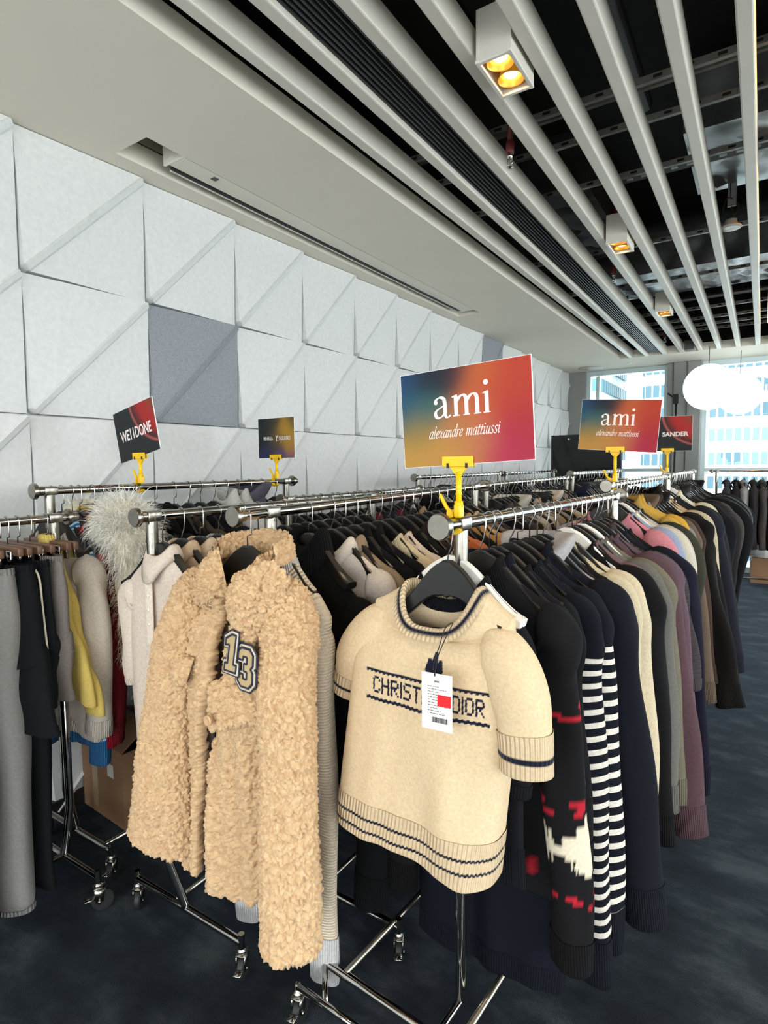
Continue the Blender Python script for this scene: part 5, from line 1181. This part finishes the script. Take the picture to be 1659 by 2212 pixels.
pad([(.098, -.080, -.150), (.225, -.070, -.105), (.150, surf_y(.13, -.33)[0]-.016, -.345), (.050, surf_y(.05, -.24)[0]-.018, -.245)], 84, 100, .018, .018, 'collar_leaf', col_)
pad([(.225, -.068, -.102), (.262, -.045, -.150), (.19, surf_y(.19, -.27)[0]-.012, -.27), (.150, surf_y(.14, -.33)[0]-.014, -.340)], 46, 90, .016, .010, 'collar_leaf', col_)
# chest pockets
f1 = pad([P3(-.185, -.405, .010), P3(-.068, -.400, .010), P3(-.085, -.475, .026), P3(-.165, -.488, .024)], 64, 50, .014, .010, 'pocket_flap', coat)
f2 = pad([P3(-.004, -.455, .012), P3(.190, -.430, .010), P3(.184, -.530, .030), P3(.030, -.575, .032)], 100, 64, .016, .012, 'pocket_flap', coat)
BTN = mat('horn_button', '#c9a27a', .35, coat=.3)
o = MB().lathe([(.001, -.004), (.010, -.004), (.0135, -.0065), (.0145, -.003), (.0135, .003), (.001, .003)], (0, 0, 0), 'y', 24).build('button', BTN, f2, smooth=True); o.location = (.060, surf_y(.06, -.525)[0]-.058, -.528)
# the number patch
PT = mat('patch_tan_felt', '#b79e74', .9, bump=.2, bscale=300); PN = mat('patch_navy_edge', '#272a3d', .85); PW = mat('patch_pale_edge', '#c9bda6', .9)
one = [(.018, 0), (.078, 0), (.078, .026), (.062, .026), (.062, .125), (.040, .125), (.012, .108), (.012, .086), (.032, .090), (.032, .026), (.018, .026)]
three = [(.012, .016), (.028, 0), (.064, 0), (.082, .018), (.082, .050), (.072, .062), (.082, .074), (.082, .106), (.066, .122), (.026, .122), (.010, .106), (.010, .084), (.036, .084), (.036, .096), (.055, .096), (.055, .074), (.040, .074), (.040, .050), (.055, .050), (.055, .026), (.038, .026), (.038, .040), (.012, .040)]
def digit(poly, u0, z0, sc_, lean, parent, sink):
    q = np.array(poly)*sc_; q[:, 0] += lean*q[:, 1]; U_ = u0+q[:, 0]; Z_ = z0+q[:, 1]; yy = sink
    def outline(off, y, r_, m_):
        c_ = np.array([U_, Z_]).T; e_ = np.roll(c_, -1, 0)-c_; e_ /= np.linalg.norm(e_, axis=1)[:, None]; n_ = np.stack([e_[:, 1], -e_[:, 0]], 1); nn = n_+np.roll(n_, 1, 0); nn /= np.linalg.norm(nn, axis=1)[:, None]
        w_ = c_+nn*off*1.2; pts = [(a_[0], yy+y, a_[1]) for a_ in w_]; f = MB()
        for i in range(len(pts)): f.tube([pts[i], pts[(i+1) % len(pts)]], r_, 6)
        return f
    f = MB(); f.prism(list(zip(U_, Z_)), yy-.005, yy+.004); f.build('patch_face', PT, parent)
    outline(.0, -.005, .0028, 0).build('patch_border', PN, parent); outline(.0055, -.003, .0030, 0).build('patch_border', PW, parent); outline(.0105, -.002, .0022, 0).build('patch_border', PN, parent)
pr = empty('number_patch', (0, 0, 0), 0, coat)
y1 = surf_y(.11, -.35)[0]-.014; y2 = surf_y(.165, -.385)[0]-.016
digit(one, .074, -.395, .80, .22, pr, y1-.012); digit(three, .122, -.428, .84, .10, pr, y2-.024)
hanger('black', 'black wooden hanger carrying the cream curly pile jacket', (CO[0]+.04, CO[1], K['R2b'].at(.013)[2]), CYAW, 0, 'clothes hangers')

# ------------------------------------------------------------------ cream polo shirts
POLO = fabric('polo_pique', '#ddd0c2', var=.06)
for i, (t_, c, lab, dz) in enumerate(((.06, '#efdccb', 'cream polo shirt with short sleeves, nearest on its rack', 0), (.155, '#e8cba8', 'beige polo shirt between the nearest polo and the fluffy jacket', .01), (.23, '#ebcdac', 'pale peach polo shirt, third from the end of its rack', .0), (.31, '#cfcac4', 'light grey satin shirt behind the polo shirts', 0))):
    put('R2a', t_, 'polo_shirt', lab, c, J(zh=-.83-.02*i, sl=.36, sr0=.088, sr1=.080, E=.215, dc=.032, dh=.032, ws=.20, wc=.20, wh=.20, fold=.016, cuff=.035, zn=-.118, zs=-.205, wn=.052, dn=.035, dip=.035, tuck=1.15), yaw=.0, collar='fold', n=64, m=60, group='polo shirts at the rack end', seed=40+i, hem=.02, xo=.03 if i == 0 else 0, hang_label='black hanger holding the %s' % lab.split(',')[0].replace(' with short sleeves', ' nearest its rack end'))
    if i == 0:
        r_ = [o for o in bpy.data.objects if o.get('label') == lab][0]
        MB().box((-.02, -.042, -.30), (.032, .006, .20), bev=.002).build('placket', fabric('polo_placket', '#dcccbc'), r_)
        MB().box((.075, -.040, -.345), (.045, .004, .020), bev=.001).build('chest_label', fabric('polo_label', '#dccfc2'), r_)
        for k in range(3): MB().lathe([(.001, -.002), (.005, -.002), (.005, .002), (.001, .002)], (-.02, -.047, -.245-.045*k), 'y', 12).build('button', mat('pearl_button', '#efe8e0', .3), r_, smooth=True)

# ------------------------------------------------------------------ trouser rack
def trousers(label, t_, hexc, zw=-.125, zh=-1.27, hw=.19, lw=.10, dp=.05, taper=.8, cuff=True, yaw=0, kind='trousers', cord=None, seed=0, hemslope=0, xo=0):
    R_ = K['T']; x, y, z = R_.at(t_); r_ = thing(kind, label, 'trousers', (x+xo, y, z), yaw, 'trousers on the left rack'); m_ = fabric(hexc+'trouser', hexc, var=.1, tone=TONE)
    for s_ in (-1, 1):
        path = [(s_*hw*.48, 0, zw), (s_*hw*.50, 0, zw-.12), (s_*hw*.52, .0, zw-.32), (s_*hw*.56, .006, (zw+zh)/2-.05), (s_*(hw*.60), -.004, zh+.10+hemslope*s_), (s_*(hw*.62), 0, zh+hemslope*s_)]
        S = tubeV(path, [hw*.52, hw*.54, max(lw, hw*.50), lw, lw*(.5+.5*taper), lw*taper], [dp*.7, dp*.9, dp, dp*.97, dp*.9, dp*.85], 90, 40, seed+s_+2, .0045)
        S2 = lip_in(S, -1, .003, .02); o = MB().grid(S2, uv_of(S2), closed=True).build('leg', m_, r_, smooth=True)
        if cuff: C_ = lip_in(band_V(S, 84, 90, off=.003), -1, .003, .01); MB().grid(C_, uv_of(C_), closed=True).build('cuff', fabric(hexc+'rib', hexc, 'rib', rib=.012, tone=TONE), o, smooth=True)
        C_ = lip_in(band_V(S, 0, 4, off=.003), 0, .003, .01); MB().grid(C_, uv_of(C_), closed=True).build('waistband', fabric(hexc+'rib', hexc, 'rib', rib=.012, tone=TONE), r_, smooth=True)
    if cord: MB().tube(catmull([(hw*.8, -dp*1.1, zw-.01), (hw*.97, -dp*.9, zw-.05), (hw*1.0, -dp*.8, zw-.15), (hw*1.06, -dp*.7, zw-.32), (hw*1.08, -dp*.6, zw-.48)], 30), .0035, 8).build('drawstring', mat('cream_cord', '#d8cdb8', .8), r_, smooth=True)
    hanger('clip', 'wooden clip hanger holding the %s' % label.split(',')[0], (x+xo, y, z), yaw, 0, 'clip hangers'); return r_
trousers('grey jersey jogging trousers, leftmost long pair on its rack', .92, '#8f8d88', zw=-.135, zh=-1.27, hw=.185, lw=.085, dp=.058, taper=.75, seed=1, yaw=.05)
trousers('black wide leg trousers with long slanting hem', .985, '#14171a', zw=-.13, zh=-.70, hw=.20, lw=.15, dp=.05, taper=1.25, cuff=False, seed=2, hemslope=.03)
trousers('black long trousers behind the wide pair', 1.012, '#121416', zw=-.13, zh=-1.25, hw=.17, lw=.09, dp=.03, cuff=False, seed=6)
trousers('black trousers with pale hanging drawstring', 1.045, '#191b1e', zw=-.125, zh=-.62, hw=.19, lw=.10, dp=.03, cuff=False, cord=True, seed=3)
trousers('grey wool trousers beside the yellow knit', 1.085, '#857c76', zw=-.115, zh=-.60, hw=.20, lw=.11, dp=.035, cuff=False, taper=1.0, seed=4)
trousers('black trousers at the left edge of the view', .80, '#101214', zw=-.13, zh=-1.28, hw=.19, lw=.10, dp=.05, cuff=False, seed=8)
g_ = 'clothes on the trouser rack'
put('T', .69, 'coat', 'rust brown coat at the left edge of the view', '#6b412e', J(zh=-.86, sl=.72, E=.235, dc=.06), group=g_, collar='fold')
def yellow(t_, zt, zh_, lab, sd, hs):
    R_ = K['T']; x, y, z = R_.at(t_); r_ = thing('yellow_knit', lab, 'knitwear', (x, y, z), 0, 'yellow knits'); m_ = fabric('yellow_knit', '#dcc069', var=.08, tone=.8)
    V = body_V(dict(BASE, ws=.045, wn=.03, wc=.13, wh=.275, zs=zt-.05, zn=zt, zh=zh_, dc=.025, dh=.030, ds=.022, dn=.018, dip=0, bdip=0, fold=.014, hemslope=hs), 60, 50, sd)
    MB().grid(lip_in(V, 0, .003, .02), uv_of(lip_in(V, 0, .003, .02)), closed=True).build('body', m_, r_, smooth=True)
    Hb = band_V(V, 46, 50, off=.004); MB().grid(Hb, uv_of(Hb), closed=True).build('waistband', fabric('yellow_knit_rib', '#dcc069', 'rib', rib=.01), r_, smooth=True)
    hanger('clip', 'wooden clip hanger holding the %s' % lab.split(',')[0], (x, y, z), 0, 0, 'clip hangers')
yellow(1.14, -.055, -.56, 'yellow ribbed knit skirt, front one of two', 5, -.07)
yellow(1.165, -.10, -.62, 'yellow knit skirt, behind the front yellow one', 6, -.05)
put('W1', .055, 'cream_sweatshirt', 'cream cotton sweatshirt between the yellow knit and the white fur', '#e8dac8', J(zh=-.92, sl=.66, E=.275, dc=.055, ws=.215, zn=-.16, zs=-.24, fold=.014), group='clothes on the wall rack', n=50, m=44, xo=.0, yaw=.06)
# red and black hem and blue cuffs peeping out below
BLUE = fabric('blue_stripes', '#3f7fb4', stripe=(.018, .45, '#b9dcf2'))
put('W1', .10, 'track_top', 'blue striped shirt whose cuffs show below the cream sweatshirt', '#3f7fb4', J(zh=-.98, sl=.84, E=.215, dc=.03), stripe=(.018, .45, '#b9dcf2'), group='clothes on the wall rack', n=44, m=44, collar='fold', xo=-.02)
put('W1', .13, 'striped_cardigan', 'black and red banded cardigan under the cream sweatshirt', '#b01f30', J(zh=-.99, sl=.60, E=.21, dc=.035), stripe=(.10, .5, '#141214'), group='clothes on the wall rack', n=44, m=44, xo=.0)
put('W1', .19, 'scarf', 'bright yellow satin scarf over the hanger beside the white fur', '#e0b41c', J(zh=-.26, ws=.12, wn=.08, wc=.18, wh=.16, zs=-.13, zn=-.06, dc=.05, dh=.04), sleeves=False, group='clothes on the wall rack', hem=0, collar=None, xo=.04, hang='thin')

# ------------------------------------------------------------------ the long haired white fur coat
FURB = mat('fur_ground', '#ddd0b6', .95, bump=.6, bscale=120, var=.2, vscale=25)
FURS = fabric('fur_hair', '#efe8d8', use_attr=True, var=.05); FURS.node_tree.nodes['Principled BSDF'].inputs['Roughness'].default_value = .7
x, y, z = K['W1'].at(.225); fur = thing('fur_coat', 'shaggy white long haired fur coat hanging at the wall rack end', 'fur coat', (x+.045, y, z), .0, 'clothes on the wall rack')
fp = dict(BASE, ws=.20, wn=.09, wc=.21, wh=.20, zs=-.17, zn=-.085, zh=-.66, dc=.065, dh=.055, ds=.06, dn=.06, fold=.01, dip=.05)
Vf = body_V(fp, 60, 50, 9); MB().grid(Vf, closed=True).build('body', FURB, fur, smooth=True)
parts_ = [(Vf, 7000)]
for s_ in (1, -1):
    S = tubeV([(s_*.10, 0, -.13), (s_*.145, 0, -.125), (s_*.17, 0, -.21), (s_*.175, -.005, -.42), (s_*.17, 0, -.68)], [.07, .085, .090, .085, .070], [.07, .085, .085, .075, .06], 50, 40, 5)
    MB().grid(S, closed=True).build('sleeve', FURB, fur, smooth=True); parts_.append((S, 15000 if s_ > 0 else 1500))
rng = np.random.default_rng(8); f = MB()
for V, cnt in parts_:
    Nn = normals_of(V); i = rng.integers(1, V.shape[0]-1, cnt); j = rng.integers(0, V.shape[1], cnt); p = V[i, j]+rng.normal(0, .005, (cnt, 3)); n_ = Nn[i, j]
    ctr = V.mean(1)[i]; n_ = np.where(((p-ctr)*n_).sum(1)[:, None] < 0, -n_, n_)
    L_ = rng.uniform(.035, .08, cnt)*(.55+.9*rng.random(cnt)**2)*np.where(p[:, 2] > -.32, 1.0, .72); drop_ = ss(-.10, -.30, p[:, 2]); g = np.stack([np.zeros(cnt), np.zeros(cnt), -(.35+1.0*drop_)], 1)
    d0 = n_+rng.normal(0, .35, (cnt, 3))+np.array([0, 0, .12]); d0 /= np.linalg.norm(d0, axis=1)[:, None]; d1 = d0*.8+g*.8+rng.normal(0, .25, (cnt, 3)); d1 /= np.linalg.norm(d1, axis=1)[:, None]; d2 = d1*.6+g*1.1+rng.normal(0, .2, (cnt, 3)); d2 /= np.linalg.norm(d2, axis=1)[:, None]
    a = p; b1 = a+d0*L_[:, None]*.35; b2 = b1+d1*L_[:, None]*.35; b3 = b2+d2*L_[:, None]*.35
    sd = np.cross(d0, rng.normal(0, 1, (cnt, 3))); sd /= np.linalg.norm(sd, axis=1)[:, None]; w_ = rng.uniform(.0006, .0013, cnt)[:, None]
    Vs = np.stack([a-sd*w_, a+sd*w_, b1-sd*w_, b1+sd*w_, b2-sd*w_*.7, b2+sd*w_*.7, b3], 1)
    F = []
    for k in range(cnt): q = 7*k; F += [(q, q+1, q+3, q+2), (q+2, q+3, q+5, q+4), (q+4, q+5, q+6)]
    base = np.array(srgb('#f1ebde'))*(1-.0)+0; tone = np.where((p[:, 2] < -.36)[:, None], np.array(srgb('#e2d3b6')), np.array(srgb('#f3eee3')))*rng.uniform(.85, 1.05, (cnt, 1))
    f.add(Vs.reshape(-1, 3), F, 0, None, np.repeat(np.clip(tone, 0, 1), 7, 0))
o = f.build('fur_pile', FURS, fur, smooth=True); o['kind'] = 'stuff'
hanger('black', 'black hanger inside the shaggy white fur coat', (x+.045, y, z), 0, 1, 'clothes hangers')

# ------------------------------------------------------------------ boxes and bits on the floor
CARD = mat('brown_cardboard', '#8d6a4c', .85, bump=.1, bscale=60, var=.08, vscale=8); TAPE = mat('clear_tape', '#a58a6a', .25, var=.05); INKB = mat('box_print', '#3a2a20', .8)
r = thing('cardboard_box', 'brown cardboard box with open flaps under the wall rack', 'box', (.215, -.30, 0), math.radians(-4))
w_, d_, h_ = .36, .36, .34; f = MB()
for s_ in (-1, 1): f.box((0, s_*(d_/2-.003), h_/2), (w_, .006, h_)); f.box((s_*(w_/2-.003), 0, h_/2), (.006, d_-.012, h_))
f.box((0, 0, .004), (w_-.012, d_-.012, .008)); f.build('box_body', CARD, r)
for s_, ang in ((-1, 35), (1, 20)):
    q = math.radians(ang); MB().add([(-w_/2, s_*d_/2, h_), (w_/2, s_*d_/2, h_), (w_/2, s_*(d_/2-.17*math.cos(q)), h_+.17*math.sin(q)), (-w_/2, s_*(d_/2-.17*math.cos(q)), h_+.17*math.sin(q)), (-w_/2, s_*d_/2, h_+.005), (w_/2, s_*d_/2, h_+.005), (w_/2, s_*(d_/2-.17*math.cos(q)), h_+.005+.17*math.sin(q)), (-w_/2, s_*(d_/2-.17*math.cos(q)), h_+.005+.17*math.sin(q))], [(0, 1, 2, 3), (7, 6, 5, 4), (0, 4, 5, 1), (1, 5, 6, 2), (2, 6, 7, 3), (3, 7, 4, 0)]).build('flap', CARD, r)
MB().box((.08, -d_/2-.002, h_-.10), (.05, .001, .06)).build('shipping_label', mat('white_label', '#d9d4cc', .5), r)
MB().box((-.06, -d_/2-.0015, h_*.55), (.05, .001, h_*.9)).build('tape', TAPE, r)
v_, f_ = text_shape('94', .06, .0006, 0, 1, .0006, 'CENTER'); v_ = np.stack([-v_[:, 1], v_[:, 0], v_[:, 2]], 1); MB().add(v_+np.array([w_/2+.001, .02, .23]), f_).build('box_number', INKB, r)
r = thing('cardboard_box', 'brown cardboard box on the floor under the window rack', 'box', (2.86, 7.12, 0), .05)
f = MB().box((0, 0, .16), (.62, .36, .32), bev=.004); f.build('box_body', CARD, r); MB().box((0, -.181, .16), (.06, .001, .318)).build('tape', TAPE, r)
f = MB(); rng = np.random.default_rng(2); prof = []
th = np.linspace(0, 6.2832, 22, endpoint=False); rows = []
for k, (rr, zz) in enumerate(((.02, .0), (.12, .01), (.14, .10), (.12, .19), (.05, .25), (.03, .27), (.06, .31))): rows.append(np.stack([rr*(1+rng.normal(0, .10, 22))*np.cos(th), rr*.8*(1+rng.normal(0, .10, 22))*np.sin(th), np.full(22, zz)+rng.normal(0, .006, 22)], 1))
tag(f.grid(np.stack(rows), closed=True).build('plastic_bag', mat('white_plastic', '#d5d3d0', .35), smooth=True, loc=(2.68, 7.08, .322)), 'crumpled white plastic bag sitting on the box by the window', 'bag')

# red motifs and cream diamonds knitted into the black cardigan
cg = [o for o in bpy.data.objects if str(o.get('label', '')).startswith('black brushed cardigan')][0]
KM = fabric('motif_knit', '#121112', use_attr=True, var=.1)
for ch in cg.children:
    if ch.name.split('.')[0] not in ('sleeve', 'body', 'hem_band'): continue
    me = ch.data; v = np.empty(len(me.vertices)*3); me.vertices.foreach_get('co', v); v = v.reshape(-1, 3); C_ = np.tile(np.array(srgb('#121112')), (len(v), 1)); y_ = v[:, 1]; z_ = v[:, 2]; jj = .006*np.sin(y_*900)+.006*np.sin(z_*700)
    if ch.name.startswith('sleeve'):
        for zc, yc, r_ in ((-.80, -.01, .060), (-.62, .01, .020)): C_[(np.abs(y_-yc)*1.2+np.abs(z_-zc)*.75+jj < r_)] = srgb('#cfc3ab')
        for zc, yc in ((-.455, -.02), (-.925, -.01), (-.70, -.05)):
            q_ = np.hypot(y_-yc, (z_-zc)*1.3); m_ = ((np.abs(q_-.026) < .006) & (z_ < zc)) | (np.hypot(y_-yc-.026, z_-zc-.012)+jj*.5 < .013); C_[m_] = srgb('#a31f2b')
    else:
        for zc, xc in ((-.90, .13), (-.86, -.20), (-.70, .0)):
            q_ = np.hypot(v[:, 0]-xc, (z_-zc)*1.2); C_[((np.abs(q_-.030) < .007) & (z_ < zc)) | (np.hypot(v[:, 0]-xc-.026, z_-zc-.016) < .013)] = srgb('#a31f2b')
    at = me.color_attributes.new('pattern', 'FLOAT_COLOR', 'POINT'); at.data.foreach_set('color', np.concatenate([C_, np.ones((len(v), 1))], 1).ravel()); me.materials[0] = KM
